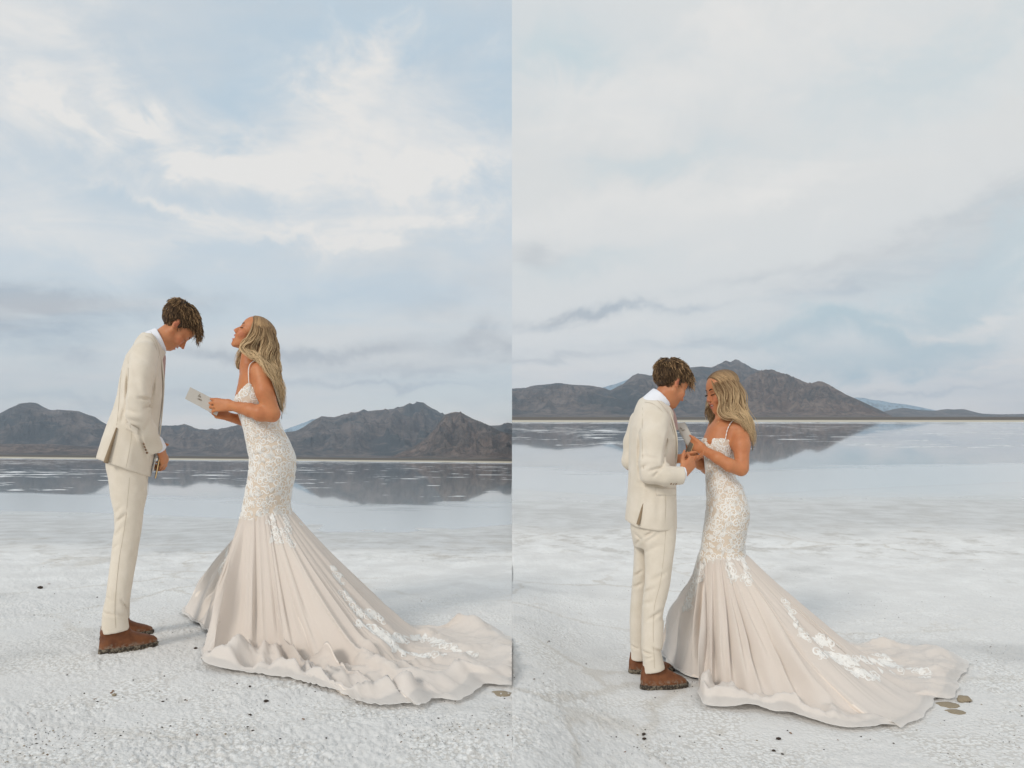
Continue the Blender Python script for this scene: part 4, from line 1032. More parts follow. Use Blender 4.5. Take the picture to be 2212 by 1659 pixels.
    # lapel edge rolling down the front
    lp = [P(346, 752, -.05), P(350, 775, -.055), P(353, 800, -.055), P(355, 830, -.05), P(352, 880, -.045), P(347, 930, -.05), P(340, 975, -.06), P(331, 1018, -.07)]
    V, f = tube(spline(lp, 30), np.interp(np.linspace(0,1,30), [0,.2,.5,1], [.018,.024,.014,.010]), 8, 0.3, ref=(1, 0, 0.1)); mesh_obj('lapel', V, f, M_SUIT, jk)
    # trousers
    T = Solid((-0.25, -0.30, 0.0), (0.25, 0.32, 1.08), 0.0055)
    T.stack(fg.rows([(985,228,326,.165),(1010,229,324,.165),(1043,236,319,.162),(1075,241,315,.155),(1090,245,311,.13)]), 0.02)
    f_ = fg.rows
    near = [(1000,250,300,.05,-.08),(1040,240,315,.07,-.082),(1070,241,315.5,.083,-.085),(1101,245,311,.085,-.09),(1131,248.5,307.5,.082,-.095),(1150,246,305,.08,-.10),(1163,243.5,303,.078,-.105),(1204,240,297,.075,-.115),(1248,233.5,288.5,.070,-.13),(1292,228,281,.066,-.14),(1312,223,277,.066,-.145),(1322,221.5,275,.066,-.147),(1345,220,277.5,.067,-.15),(1366,219,280.5,.068,-.15)]
    far = [(1000,250,300,.05,.08),(1040,240,315,.07,.082),(1101,246,308,.082,.09),(1150,248,302,.078,.10),(1204,244,294,.072,.12),(1248,240,287,.068,.14),(1292,233,281,.064,.155),(1330,228,280,.064,.165)]
    cv = lambda L_: [(P(0, r[0], r[4])[2], P(r[1], r[0], r[4])[0], P(r[2], r[0], r[4])[0], r[3], r[4]) for r in L_]
    T.stack(cv(near), 0.03); T.stack(cv(far), 0.03)
    a, c = P(219, 1364, -.15), P(281, 1357, -.15); n = c-a; n = np.array([n[2], 0, -n[0]]); n = n if n[2] < 0 else -n
    T.halfspace(P(250, 1362.5, -.15), n, lo=P(200, 1420, -.15)-[0,.12,0], hi=P(300, 1340, -.15)+[0,.13,0])
    G = lambda a, b, d, w: T.groove(a, b, d*2.0, w)
    G(P(246, 1135, -.19), P(272, 1112, -.20), .007, .010); G(P(244, 1165, -.2), P(262, 1143, -.21), .006, .009); G(P(248, 1110, -.18), P(262, 1095, -.19), .004, .009)
    G(P(262, 1298, -.21), P(276, 1325, -.2), .008, .006); G(P(222, 1322, -.2), P(246, 1331, -.215), .007, .007); G(P(270, 1335, -.2), P(252, 1326, -.215), .005, .007); G(P(240, 1190, -.2), P(256, 1178, -.21), .004, .008)
    G(P(300, 1180, -.18), P(280, 1215, -.2), .003, .013); G(P(318, 1050, -.15), P(300, 1072, -.17), .003, .012); G(P(228, 1290, -.2), P(240, 1300, -.21), .004, .007)
    T.noise(lambda x, y, z: 0.0022*fbm(x*9, y*9, z*5, 3, 47))
    V, Q = T.skin(2); tr = mesh_obj('trousers', V, Q, M_SUIT, R)
    b = Bag(); seam(fg, T, [(280, 1032), (276, 1075), (272, 1116), (265, 1165), (258, 1204), (252, 1260), (248, 1315), (250, 1358)], tr, bag=b, n=50); seam(fg, T, [(317, 1030), (321, 1050), (319, 1070)], tr, bag=b)
    b.obj('seam', M_SEAM, tr)
    # boots
    boot(fg, R, [(1350,221,278,.042,-.15),(1366,218,284,.043,-.15),(1373,217,300,.044,-.15),(1378,216,318,.045,-.15),(1383,215,334,.046,-.15),(1390,214.5,341,.046,-.15),(1399,214.5,342,.045,-.15)], math.radians(-12),
         [(1395,214,341,.047,-.15),(1398,213,344,.050,-.15),(1406,213,343,.050,-.15)], M_LEATHER, M_SOLE, 3)
    boot(fg, R, [(1318,226,276,.040,.165),(1336,223,281,.041,.165),(1344,220,297,.043,.165),(1350,219,316,.044,.165),(1356,218,329,.045,.165),(1364,218,332,.044,.165)], math.radians(-8),
         [(1361,218,332,.046,.165),(1364,217,334,.048,.165),(1371,217,333,.048,.165)], M_LEATHER, M_SOLE, 4)
    return fg, hd
GL, GLH = groom_left()

# ------------------------------------------------------------------ long wavy hair, laid out from guide locks
def long_hair(fg, parent, guides, far_guides, seed, cap_fn=None, n=420, wave=1.0, k=1.0):
    """guides: list of guide locks (front to back), each a list of local points root -> tip"""
    rs = np.random.RandomState(seed); m = 22
    def fam(gs): return np.array([spline(g, m) for g in gs])
    root = None
    def lay(gs, count, base=True, spread=0.006, sd=0):
        nonlocal root
        Gd = fam(gs); ng = len(Gd)
        def at(a):
            i = min(int(a*(ng-1)), ng-2); f = a*(ng-1)-i; f = f*f*(3-2*f)*0.5+f*0.5
            return Gd[i]*(1-f)+Gd[i+1]*f
        if base:
            A = np.linspace(0, 1, 40); P = np.array([at(a) for a in A])
            ctr = Gd.mean((0, 1))
            w = 0.004*np.sin(np.linspace(0, 60, 40))[:, None]*np.ones(m)[None, :]
            inn = P.copy(); inn[:, :, 1] += 0.016
            P[:, :, 1] += 0.006+w
            V = P.reshape(-1, 3); V2 = inn.reshape(-1, 3)+[0, .004, 0]
            f = grid_faces(40, m); nn = len(V)
            rim = [i for i in range(m)]+[j*m+m-1 for j in range(1, 40)]+[39*m+i for i in range(m-2, -1, -1)]+[j*m for j in range(38, 0, -1)]
            rim = np.array(rim); r2 = np.roll(rim, -1)
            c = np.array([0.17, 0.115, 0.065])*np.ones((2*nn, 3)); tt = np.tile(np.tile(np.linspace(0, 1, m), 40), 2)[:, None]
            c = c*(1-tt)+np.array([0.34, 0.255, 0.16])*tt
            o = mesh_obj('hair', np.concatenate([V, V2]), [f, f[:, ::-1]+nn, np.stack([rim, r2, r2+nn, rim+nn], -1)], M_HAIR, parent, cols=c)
            if root is None: root = o
        b = Bag(); t = np.linspace(0, 1, m)
        for i in range(count):
            a = (i+rs.uniform(0, 1))/count; g = at(np.clip(a, 0, 0.999)).copy()
            fine = rs.rand() < 0.45
            L = rs.uniform(0.80, 1.0) if rs.rand() < 0.7 else rs.uniform(0.5, 0.8)
            g = spline(g[:max(6, int(m*L))], m)
            T = np.gradient(g, axis=0); T /= np.linalg.norm(T, axis=1)[:, None]+1e-9
            N = np.array([0, -1.0, 0.0]); Sd = np.cross(T, N); Sd /= np.linalg.norm(Sd, axis=1)[:, None]+1e-9
            clump = int(a*26); cr = np.random.RandomState(clump*7+sd+seed)
            ph, wl, am = cr.uniform(0, 6.28), cr.uniform(0.12, 0.19), cr.uniform(0.4, 1.0)
            s_ = np.concatenate([[0], np.cumsum(np.linalg.norm(np.diff(g, axis=0), axis=1))])
            env = np.clip((s_-0.06)/0.12, 0, 1)
            am2 = am*0.013*wave*env*rs.uniform(0.75, 1.15); p2 = ph+rs.normal(0, 0.28)
            off = rs.normal(0, spread)*(0.25+t*1.1); dep = rs.uniform(-0.006, 0.010)+0.005*np.abs(rs.normal())*t
            tuck = (clump % 3)*0.0035
            g = g+Sd*(am2*np.sin(p2+6.28*s_/wl)+off)[:, None]+N*(am2*0.7*np.cos(p2+6.28*s_/wl)+dep-tuck)[:, None]
            r0 = (rs.uniform(0.0005, 0.0009) if fine else rs.uniform(0.0011, 0.0026))*k
            V, f = tube(g, r0*np.interp(t, [0, .08, .6, 1], [.6, 1, .9, .12]), 4, 0.55)
            tone = rs.uniform(0, 1)*0.7+0.3*cr.uniform(0, 1)
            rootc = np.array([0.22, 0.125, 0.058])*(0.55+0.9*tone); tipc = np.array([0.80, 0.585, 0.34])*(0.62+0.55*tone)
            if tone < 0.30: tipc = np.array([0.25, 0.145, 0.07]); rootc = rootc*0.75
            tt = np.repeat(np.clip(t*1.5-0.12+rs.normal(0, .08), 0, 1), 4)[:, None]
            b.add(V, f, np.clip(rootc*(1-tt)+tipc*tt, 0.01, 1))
        return b
    bags = []
    if far_guides: lay(far_guides, n//3, base=len(far_guides) > 2, sd=100).obj('hair_locks', M_HAIR, parent, kind='stuff')
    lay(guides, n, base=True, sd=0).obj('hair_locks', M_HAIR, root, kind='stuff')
    return root

# ------------------------------------------------------------------ lace
def lace_mat():
    m, t, p = mat_new('ivory cord lace')
    p.inputs['Roughness'].default_value = 0.75; p.inputs['Specular IOR Level'].default_value = 0.2
    tc = t.n.new('ShaderNodeTexCoord'); n = t.noise(tc.outputs['Object'], 30, 3, 0.6)
    t.put(p.inputs['Base Color'], t.mix(n, (0.84, 0.82, 0.78), (0.90, 0.885, 0.86)))
    p.inputs['Sheen Weight'].default_value = 0.1
    return m
M_LACE = lace_mat()
M_LINING = fabric_mat('nude lining under netting', (0.70, 0.595, 0.49), (0.66, 0.555, 0.45), weave=500, bump=0.2)
def motif(kind, rs):
    """closed list of stroke polylines in a unit square, with half width each"""
    out = []
    if kind == 0:      # scroll
        a = np.linspace(0, 1.55*2*np.pi, 26); r = 0.5*(1-a/a[-1]*0.86); out.append((np.stack([r*np.cos(a), r*np.sin(a)], -1), 0.075))
        a = np.linspace(-0.5, 1.1, 9)*np.pi; out.append((np.stack([0.42+0.24*np.cos(a), -0.28+0.24*np.sin(a)], -1), 0.06))
    elif kind == 1:    # leaf of nested arcs
        for w in (0.34, 0.20, 0.07):
            x = np.linspace(-0.5, 0.5, 10); y = w*np.cos(x*np.pi); out.append((np.stack([x, y-0.15], -1), 0.05))
        out.append((np.array([[-.5, -.15], [-.2, -.2], [.2, -.2], [.5, -.15]]), 0.05))
    elif kind == 2:    # flower
        for q in range(5):
            a0 = q*2*np.pi/5; a = np.linspace(-1.9, 1.9, 9); out.append((np.stack([0.28*np.cos(a0)+0.19*np.cos(a0+a), 0.28*np.sin(a0)+0.19*np.sin(a0+a)], -1), 0.065))
        a = np.linspace(0, 2*np.pi, 9); out.append((np.stack([.07*np.cos(a), .07*np.sin(a)], -1), 0.06))
    elif kind == 3:    # s-curve with curl
        x = np.linspace(0, 1, 18); out.append((np.stack([(x-.5), 0.26*np.sin(x*2*np.pi)], -1), 0.07))
        a = np.linspace(0, 1.3*np.pi, 10); out.append((np.stack([.5-.15+.15*np.cos(a), .15*np.sin(a)], -1), 0.055))
        a = np.linspace(np.pi, 2.3*np.pi, 10); out.append((np.stack([-.5+.15+.15*np.cos(a), .15*np.sin(a)], -1), 0.055))
    else:              # comma fan
        for q in range(4):
            a = np.linspace(0.2, 2.6, 9); r = 0.16+0.10*q; out.append((np.stack([-0.2+r*np.cos(a), -0.25+r*np.sin(a)], -1), 0.045))
    return out
def lace_on(surf, places, rs, height=0.0016, wscale=1.0):
    """surf(u,v) -> (points, normals) with u,v in metres; places: (u, v, size, angle)"""
    b = Bag()
    for (u, v, sz, ang) in places:
        flip = rs.choice([-1, 1]); kind = rs.choice(5, p=[.3, .17, .18, .22, .13]); ca, sa = math.cos(ang), math.sin(ang)
        for line, hw in motif(kind, rs):
            l = line*[sz*flip, sz]; l = np.stack([l[:, 0]*ca-l[:, 1]*sa+u, l[:, 0]*sa+l[:, 1]*ca+v], -1)
            P, N = surf(l[:, 0], l[:, 1])
            T = np.gradient(P, axis=0); T /= np.linalg.norm(T, axis=1)[:, None]+1e-9; Bn = np.cross(T, N)
            w = hw*sz*wscale*np.sin(np.linspace(0.25, np.pi-0.25, len(l)))[:, None]
            h = height
            A = P+Bn*w-N*0.0008; M = P+N*h; C = P-Bn*w-N*0.0008
            V = np.stack([A, P+Bn*w*0.6+N*h*0.8, M, P-Bn*w*0.6+N*h*0.8, C], 1).reshape(-1, 3)
            b.add(V, grid_faces(len(l), 5))
    return b

def chest_cut(D, fg, pts):
    for p_, r in pts: D.ell(p_, r, 0.006, True)
def bride_left():
    fg = Figure(560, 4.12, False, 'person', label='bride in lace mermaid gown laughing with her head thrown back', category='person')
    P = fg.p; R = fg.root
    hd = Head(P(553, 728, 0.0), (-0.84, -0.10, 0.53), (0.53, 0.0, 0.84), 0.00101, female=True)
    B = Solid((-0.36, -0.31, 0.95), (0.18, 0.31, 1.90), 0.0046)
    hd.build(B, mouth=0.9, smile=1.0)
    B.cap(P(545, 744, 0), P(538, 792, 0), 0.049, 0.052, 0.02)
    B.stack(fg.rows([(788,528,580,.06),(800,521,590,.11),(814,517,597,.145),(832,514,600,.15),(858,508,601,.14),(882,509,600,.128),(905,519,602,.118),(930,528,606,.115),(960,534,622,.13),(985,541,630,.14)]), 0.03)
    B.chain([P(563, 802, -.135), P(573, 846, -.180), P(588, 892, -.190)], [0.054, 0.048, 0.043], 0.03)
    B.chain([P(588, 893, -.19), P(562, 892, -.185), P(540, 886, -.155), P(503, 878, -.085)], [0.043, 0.042, 0.036, 0.0265], 0.015)
    B.chain([P(560, 802, .14), P(572, 850, .185), P(575, 905, .19), P(540, 914, .13), P(497, 902, .03)], [0.052, 0.045, 0.038, 0.033, 0.025], 0.02)
    hand(B, P(501, 877.5, -.082), (-1, 0.28, 0.06), (0.1, 0.1, 1), (-0.15, -1, 0.12), [(12, 26, 16, .05), (16, 30, 18, 0), (22, 34, 20, -.10), (28, 36, 22, -.22)], 0.95, thumb=(0.75, 0.15, -0.9))
    hand(B, P(496, 901, .028), (-1, -0.20, 0.16), (0.1, -.3, .9), (-0.1, 0.8, -0.7), [(24, 36, 20), (30, 38, 20), (34, 40, 20), (38, 40, 20)], 0.86, thumb=(0.8, 0.3, -0.3))
    V, Q = B.skin(2)
    mesh_obj('body', V, Q, M_SKIN, R, cols=hd.paint(V, (0.46, 0.215, 0.115), (0.62, 0.21, 0.13), (0.44, 0.15, 0.13)))
    hd.features(R, mouth=0.9, smile=1.0, brow=1.0, lash=1.2)
    near = [
        [(545,688,-.02),(546,700,-.062),(540,722,-.088),(528,738,-.098),(519,746,-.10),(518,755,-.105),(530,762,-.12),(552,771,-.16),(572,793,-.21),(588,822,-.235),(597,850,-.22)],
        [(550,688,-.02),(556,702,-.07),(555,722,-.09),(545,742,-.10),(538,756,-.11),(552,768,-.15),(574,785,-.20),(592,815,-.19),(603,850,-.13),(608,885,-.09)],
        [(556,689,-.02),(570,706,-.075),(572,730,-.095),(564,752,-.105),(568,775,-.13),(582,795,-.17),(597,825,-.14),(607,860,-.09),(610,893,-.05)],
        [(564,692,-.02),(580,708,-.06),(587,735,-.08),(584,758,-.09),(588,780,-.10),(598,805,-.11),(605,835,-.08),(610,868,-.05),(609,900,-.03)],
        [(570,695,-.01),(587,712,-.035),(595,738,-.05),(596,765,-.06),(599,790,-.06),(603,815,-.05),(608,842,-.03),(611,870,-.02),(608,903,-.01)],
        [(572,696,.0),(590,713,.0),(598,740,.0),(599.5,768,.0),(602,795,.0),(606,820,.0),(610,845,.01),(612,875,.01),(609,905,.01)]]
    far = [[(545,688,.01),(534,698,.055),(531,722,.085),(526,748,.10),(517,768,.10),(510,782,.09),(511,796,.075),(518,800,.07)],
           [(552,689,.02),(560,705,.08),(556,735,.10),(540,765,.11),(530,790,.12),(534,810,.13)],
           [(566,693,.02),(588,712,.05),(594,745,.07),(597,780,.08),(603,820,.08),(608,850,.06),(611,890,.04)]]
    g = lambda L_: [np.array([P(*q) for q in l]) for l in L_]
    long_hair(fg, R, g(near), g(far), 3, n=720)
    crown_cap(hd, R, 4)
    # sheath of the gown
    D = Solid((-0.22, -0.24, 0.52), (0.26, 0.24, 1.50), 0.0052)
    rows = [(820,518,598,.135),(830,514,600,.148),(840,509,601,.152),(855,504,601,.15),(863,502.5,601,.149),(880,508,600,.14),(896,516,602,.13),(920,524,607,.122),(935,528,616,.128),(949,530.5,624,.136),(978,536,637,.152),(988,539,639.5,.156),(1002,538,641,.160),(1031,536,638,.160),(1060,530,631,.153),(1090,525,628,.148),(1112,520,634,.150),(1125,520,634,.150)]
    D.stack(fg.rows(rows), 0.01)
    a, b = P(509, 857, -.1), P(532, 829, -.1); n = b-a; n = np.array([-n[2], 0, n[0]]); n = n if n[2] > 0 else -n
    D.halfspace(a, n, k=0.012, lo=P(480, 880, -.3), hi=P(545, 800, .3)+[0, .3, 0]); D.halfspace(P(560, 829.5), (0.18, 0, 1), k=0.006, lo=P(480, 880, -.3), hi=P(640, 790, .3)+[0, .3, 0])
    D.ell(P(503, 850, -.02), (0.03, 0.035, 0.045), 0.012, True)
    D.groove(P(545, 985, -.12), P(585, 972, -.16), .006, .008); D.groove(P(550, 1000, -.12), P(575, 998, -.16), .005, .006)
    V, Q = D.skin(2); sheath = mesh_obj('gown', V, Q, M_LINING, R)
    b = Bag()
    V2, f = tube(spline([P(538, 832, -.155), P(537, 815, -.158), P(537, 798, -.150), P(541, 786, -.135), P(552, 777, -.12)], 24), 0.0024, 6); b.add(V2, f); b.obj('shoulder_strap', M_LACE, sheath)
    b = Bag(); V2, f = tube(spline([P(538, 832, .12), P(520, 812, .12), P(521, 800, .10), P(530, 785, .09)], 20), 0.0024, 6); b.add(V2, f); b.obj('shoulder_strap', M_LACE, sheath)
    return fg, hd, sheath, (V, Q)
BL, BLH, BL_SHEATH, BL_VQ = bride_left()

# ------------------------------------------------------------------ skirt and train, draped from the knee to the salt
from mathutils.bvhtree import BVHTree
def tulle_mat():
    m, t, p = mat_new('blush tulle'); n = t.n; at = n.new('ShaderNodeAttribute'); at.attribute_name = 'Col'
    r, g, b = t.sep(at.outputs['Vector'])       # r: sheerness, g: warmth
    tc = n.new('ShaderNodeTexCoord'); no = t.noise(tc.outputs['Object'], 3.5, 4, 0.6)
    col = t.mix(t.m('ADD', t.m('MULTIPLY', g, 0.8), t.m('MULTIPLY', no, 0.25), clamp=True), (0.88, 0.845, 0.81), (0.87, 0.785, 0.71))
    t.put(p.inputs['Base Color'], col); p.inputs['Roughness'].default_value = 0.8; p.inputs['Specular IOR Level'].default_value = 0.12
    p.inputs['Sheen Weight'].default_value = 0.25
    mesh = t.noise(tc.outputs['Object'], 420, 2, 0.5); t.put(p.inputs['Normal'], t.bump(mesh, 0.15, 0.001))
    tl = n.new('ShaderNodeBsdfTranslucent'); t.put(tl.inputs[0], col)
    tr = n.new('ShaderNodeBsdfTransparent')
    m1 = n.new('ShaderNodeMixShader'); m1.inputs[0].default_value = 0.30; t.l.new(p.outputs[0], m1.inputs[1]); t.l.new(tl.outputs[0], m1.inputs[2])
    m2 = n.new('ShaderNodeMixShader'); t.put(m2.inputs[0], r); t.l.new(m1.outputs[0], m2.inputs[1]); t.l.new(tr.outputs[0], m2.inputs[2])
    t.l.new(m2.outputs[0], n['Material Output'].inputs['Surface']); return m
M_TULLE = tulle_mat()
M_SKIRTLINING = fabric_mat('blush satin lining', (0.90, 0.815, 0.735), (0.88, 0.785, 0.70), weave=300, rough=0.6, bump=0.1)

def skirt(fg, parent, ring_row, zk_py, hem, folds, right, seed, slope_d, clip_x=None, rollh=0.065, top_lift=0.0):
    """hem: closed list of (px, py) seen on the ground, counter-clockwise from the far left; folds: list of (hem index position, depth, width)"""
    org = np.array(fg.root.location)
    zk = fg.z(zk_py); xl, xr = fg.p(ring_row[0], zk_py)[0], fg.p(ring_row[1], zk_py)[0]; rb = ring_row[2]
    Hp = np.array([ground_pt(a, b, right)[:2] for a, b in hem])
    m = len(Hp); N, M = 440, 80
    closed = np.concatenate([Hp, Hp[:1]]); seg = np.linalg.norm(np.diff(closed, axis=0), axis=1); cs = np.concatenate([[0], np.cumsum(seg)])
    per = spline(np.concatenate([Hp[-2:], Hp, Hp[:3]]), (m+4)*40+1)[2*40:(m+2)*40+1]
    idx = np.linspace(0, m, (m)*40+1)
    pl = np.concatenate([[0], np.cumsum(np.linalg.norm(np.diff(per, axis=0), axis=1))])
    tq = np.linspace(0, pl[-1], N, endpoint=False)
    H = np.stack([np.interp(tq, pl, per[:, i]) for i in (0, 1)], -1); hi = np.interp(tq, pl, idx)      # hem index of every column
    c = fg.world([(xl+xr)/2, 0, zk])[0]
    ang = np.unwrap(np.arctan2(H[:, 1]-c[1], H[:, 0]-c[0]))
    # ring point with matching bearing, evened out so no side is starved of cloth
    even = np.linspace(ang[0], ang[0]+np.sign(ang[-1]-ang[0])*2*np.pi, N, endpoint=False); ra = 0.55*ang+0.45*even
    la = -math.atan(fg.u0)
    lx, ly = (xr-xl)/2*np.cos(ra-la), rb*np.sin(ra-la)
    Rg = fg.world(np.stack([(xl+xr)/2+lx, ly, np.full(N, zk)], -1))
    D = H-Rg[:, :2]; L = np.linalg.norm(D, axis=1); dirn = D/L[:, None]
    dsl = np.interp(hi, slope_d[0], slope_d[1]); dsl = np.minimum(dsl, L*0.96)
    s = np.linspace(0, 1, M)**1.12
    Rr = L[:, None]*s[None, :]
    q = Rr/dsl[:, None]
    zt = Rg[:, 2][:, None]; gx = Rg[:, 0][:, None]+dirn[:, 0][:, None]*Rr; gy = Rg[:, 1][:, None]+dirn[:, 1][:, None]*Rr
    G = plane(gx, gy, right)
    hk = zt-plane(Rg[:, 0], Rg[:, 1], right)[:, None]
    pw = np.interp(hi, [0, 5, 9, 14, 18, 30, m], [1.0, 1.05, 1.0, 1.15, 1.28, 1.2, 1.0])[:, None]
    fall = np.where(q < 1, (1-np.clip(q, 0, 1))**pw, 0.0)
    base = hk*fall
    long_ = sstep(0.02, 0.32, L-dsl)[:, None]*np.interp(hi, [0, 18, 22, 27, m], [1, 1, .55, .5, 1])[:, None]
    puff = np.clip(0.6+1.2*fbm(np.cos(np.linspace(0, 2*np.pi, N, endpoint=False))*6, np.sin(np.linspace(0, 2*np.pi, N, endpoint=False))*6, 0.3, 2, seed+20), 0.1, 1.5)[:, None]
    lie = 0.018+0.075*puff*long_*np.exp(-((Rr-dsl[:, None]-0.13)/0.10)**2)*np.clip(1.6-2.2*dsl[:, None], 0, 1)
    zz = np.sqrt(base**2+(lie*1.0)**2)
    k0 = 0.06; zz = np.where(base > 0, np.maximum(zz, 0), zz)
    hcol = hi[:, None]
    # folds
    steep = np.clip(base/np.maximum(hk, .01)*3.0, 0, 1)
    grow = sstep(0.0, 0.55, s)[None, :]
    per_ = tq[:, None]/pl[-1]*2*np.pi
    wob = 0.30*fbm(np.cos(per_)*1.2, np.sin(per_)*1.2, s[None, :]*1.6+seed, 2, seed)
    ph = tq[:, None]/0.155+3.2*wob+1.5*np.sin(per_*3+seed)
    def sharp(x, p=2.4): w = 0.5+0.5*np.cos(x); return 1-(1-w**0.8)**p
    f1 = sharp(ph*2*np.pi/2.1)-0.5; f2 = fbm(np.cos(per_)*5.5, np.sin(per_)*5.5, s[None, :]*1.5, 3, seed+2)
    phi = ph*2*np.pi/2.1+0.6*fbm(np.cos(per_)*3, np.sin(per_)*3, s[None, :]*1.1, 2, seed+31)
    f1 = sharp(phi)-0.5
    big = 0.5+1.0*np.clip(0.5+fbm(np.cos(per_)*4, np.sin(per_)*4, 0.7+0*s[None, :], 2, seed+33), 0, 1)
    fd = 0.034*f1*big+0.030*f2+0.0035*np.sin(tq[:, None]/0.05*2*np.pi+4*wob)*(1-0.6*grow)
    for (fi, dep, w, dr) in folds:
        d = (hcol-(fi+dr*(s[None, :]-0.5)))/w
        fd = fd-dep*np.exp(-np.abs(d)**1.3)+dep*0.55*np.exp(-((np.abs(d)-1.9)/0.8)**2)
    fd = fd*(0.10+0.90*grow)*np.clip(1.25-0.35*long_*sstep(.8, 1, s)[None, :], 0, 2)
    nxy = fd*steep; td = -0.021*big*grow*np.sin(phi)*(0.35+0.65*steep)
    X = gx+dirn[:, 0][:, None]*nxy-dirn[:, 1][:, None]*td; Y = gy+dirn[:, 1][:, None]*nxy+dirn[:, 0][:, None]*td
    flat = 1-steep
    crumple = 0.055*(ridged(X*3.0, Y*3.0, seed*0.7, 3, seed+5)-0.55)+0.012*fbm(X*11, Y*11, 0.5, 3, seed+6)
    Z = zz+flat*(np.maximum(fd*0.75, -0.012)+np.maximum(crumple, -0.01))*long_*np.clip((1-s)*9, 0, 1)[None, :]
    # the horsehair hem stands up in rolls
    edge = np.exp(-((s-0.90)/0.055)**2)[None, :]; edge2 = np.exp(-((s-0.965)/0.02)**2)[None, :]
    rn = np.clip(0.55+1.1*fbm(np.cos(per_)*4.5, np.sin(per_)*4.5, 0.3+seed, 3, seed+8), 0.05, 1.4)
    Z = Z+rollh*rn*edge*np.clip(long_*1.3, 0, 1)+0.014*rn*edge2
    ruff = 0.035*fbm(tq[:, None]*7, s[None, :]*2, 0.7, 2, seed+9)*sstep(0.86, 1, s)[None, :]
    X = X+dirn[:, 0][:, None]*ruff; Y = Y+dirn[:, 1][:, None]*ruff
    Z = Z+top_lift
    Wd = np.stack([X, Y, plane(X, Y, right)+Z], -1)
    g2 = ground_rel(X[:, :], Y[:, :], right); Wd[..., 2] += np.maximum(g2, 0)*flat*0.8+0.002
    Wd[..., 2] = np.where(steep > 0.999, Rg[:, 2][:, None]+(Wd[..., 2]-Rg[:, 2][:, None]), Wd[..., 2])
    Wd[:, 0] = Rg
    P = Wd.reshape(-1, 3)
    f = grid_faces(N, M, wrap_u=True)
    sheer = (0.07+0.09*sstep(0.84, 0.97, s)[None, :]*np.ones((N, 1))).ravel()
    warm = (np.clip(0.80-0.60*sstep(0.35, 0.95, s)[None, :]*np.ones((N, 1)), 0, 1)).ravel()
    def cut(P, f, *att):
        if clip_x is None: return (P, f)+att
        keep = (P[f][..., 0] < clip_x).all(1); return (P, f[keep])+att
    Pc = P.copy()
    if clip_x is not None: Pc[:, 0] = np.minimum(Pc[:, 0], clip_x)
    inner = lambda A: (A if clip_x is None else A)
    def faces_clip(Pin):
        if clip_x is None: return f
        return f[(Pin[f][..., 0] < clip_x-1e-5).any(1)]
    cols = np.stack([sheer, warm, warm], -1)
    loc = lambda A: to_local(fg, A)
    if right is None: pass
    o = mesh_obj('skirt', loc(Pc), faces_clip(Pc), M_TULLE, parent, cols=cols)
    # lining a little inside, ending before the hem
    s2 = int(M*0.95)
    sm = Wd[:, :s2].copy()
    for _ in range(7): sm = (np.roll(sm, 1, 0)+np.roll(sm, -1, 0)+sm*2)/4
    Pi = sm.copy(); cxy = Rg[:, None, :2]
    Pi[..., :2] = cxy+(sm[..., :2]-cxy)*(1-0.11*grow[:, :s2, None])-dirn[:, None, :]*0.010
    Pi[..., 2] -= 0.006; wl = sstep(0.0, 0.30, flat[:, :s2])[..., None]; lie_ = Wd[:, :s2].copy(); lie_[..., 2] -= 0.005; Pi = Pi*(1-wl)+lie_*wl; Pi[..., 2] = np.maximum(Pi[..., 2], plane(Pi[..., 0], Pi[..., 1], right)+0.003)
    Pi = Pi.reshape(-1, 3)
    if clip_x is not None: Pi[:, 0] = np.minimum(Pi[:, 0], clip_x)
    f2_ = grid_faces(N, s2, wrap_u=True)
    if clip_x is not None: f2_ = f2_[(Pi[f2_][..., 0] < clip_x-1e-5).any(1)]
    mesh_obj('skirt_lining', loc(Pi), f2_, M_SKIRTLINING, parent)
    # hem cord along the rim
    rim = Wd[:, -1]; 
    b = Bag(); rr = np.concatenate([rim, rim[:1]])
    if clip_x is not None:
        ok = rr[:, 0] < clip_x; rr = np.roll(rr[:-1], -int(np.argmin(ok[:-1])), 0); rr = rr[rr[:, 0] < clip_x]
    V, ff = tube(rr, 0.0009, 4); b.add(loc(V), ff); b.obj('hem_cord', M_LACE, parent)
    fv = faces_clip(Pc)
    return BVHTree.FromPolygons([Vector(v) for v in Pc], [tuple(int(i) for i in q_) for q_ in fv]), o
def to_local(fg, A):
    A = np.asarray(A, float)-fg.org; a = math.atan(fg.u0); c, q = math.cos(a), math.sin(a)
    return np.stack([(A[:, 0]*c-A[:, 1]*q)*fg.n0, A[:, 0]*q+A[:, 1]*c, A[:, 2]], -1)
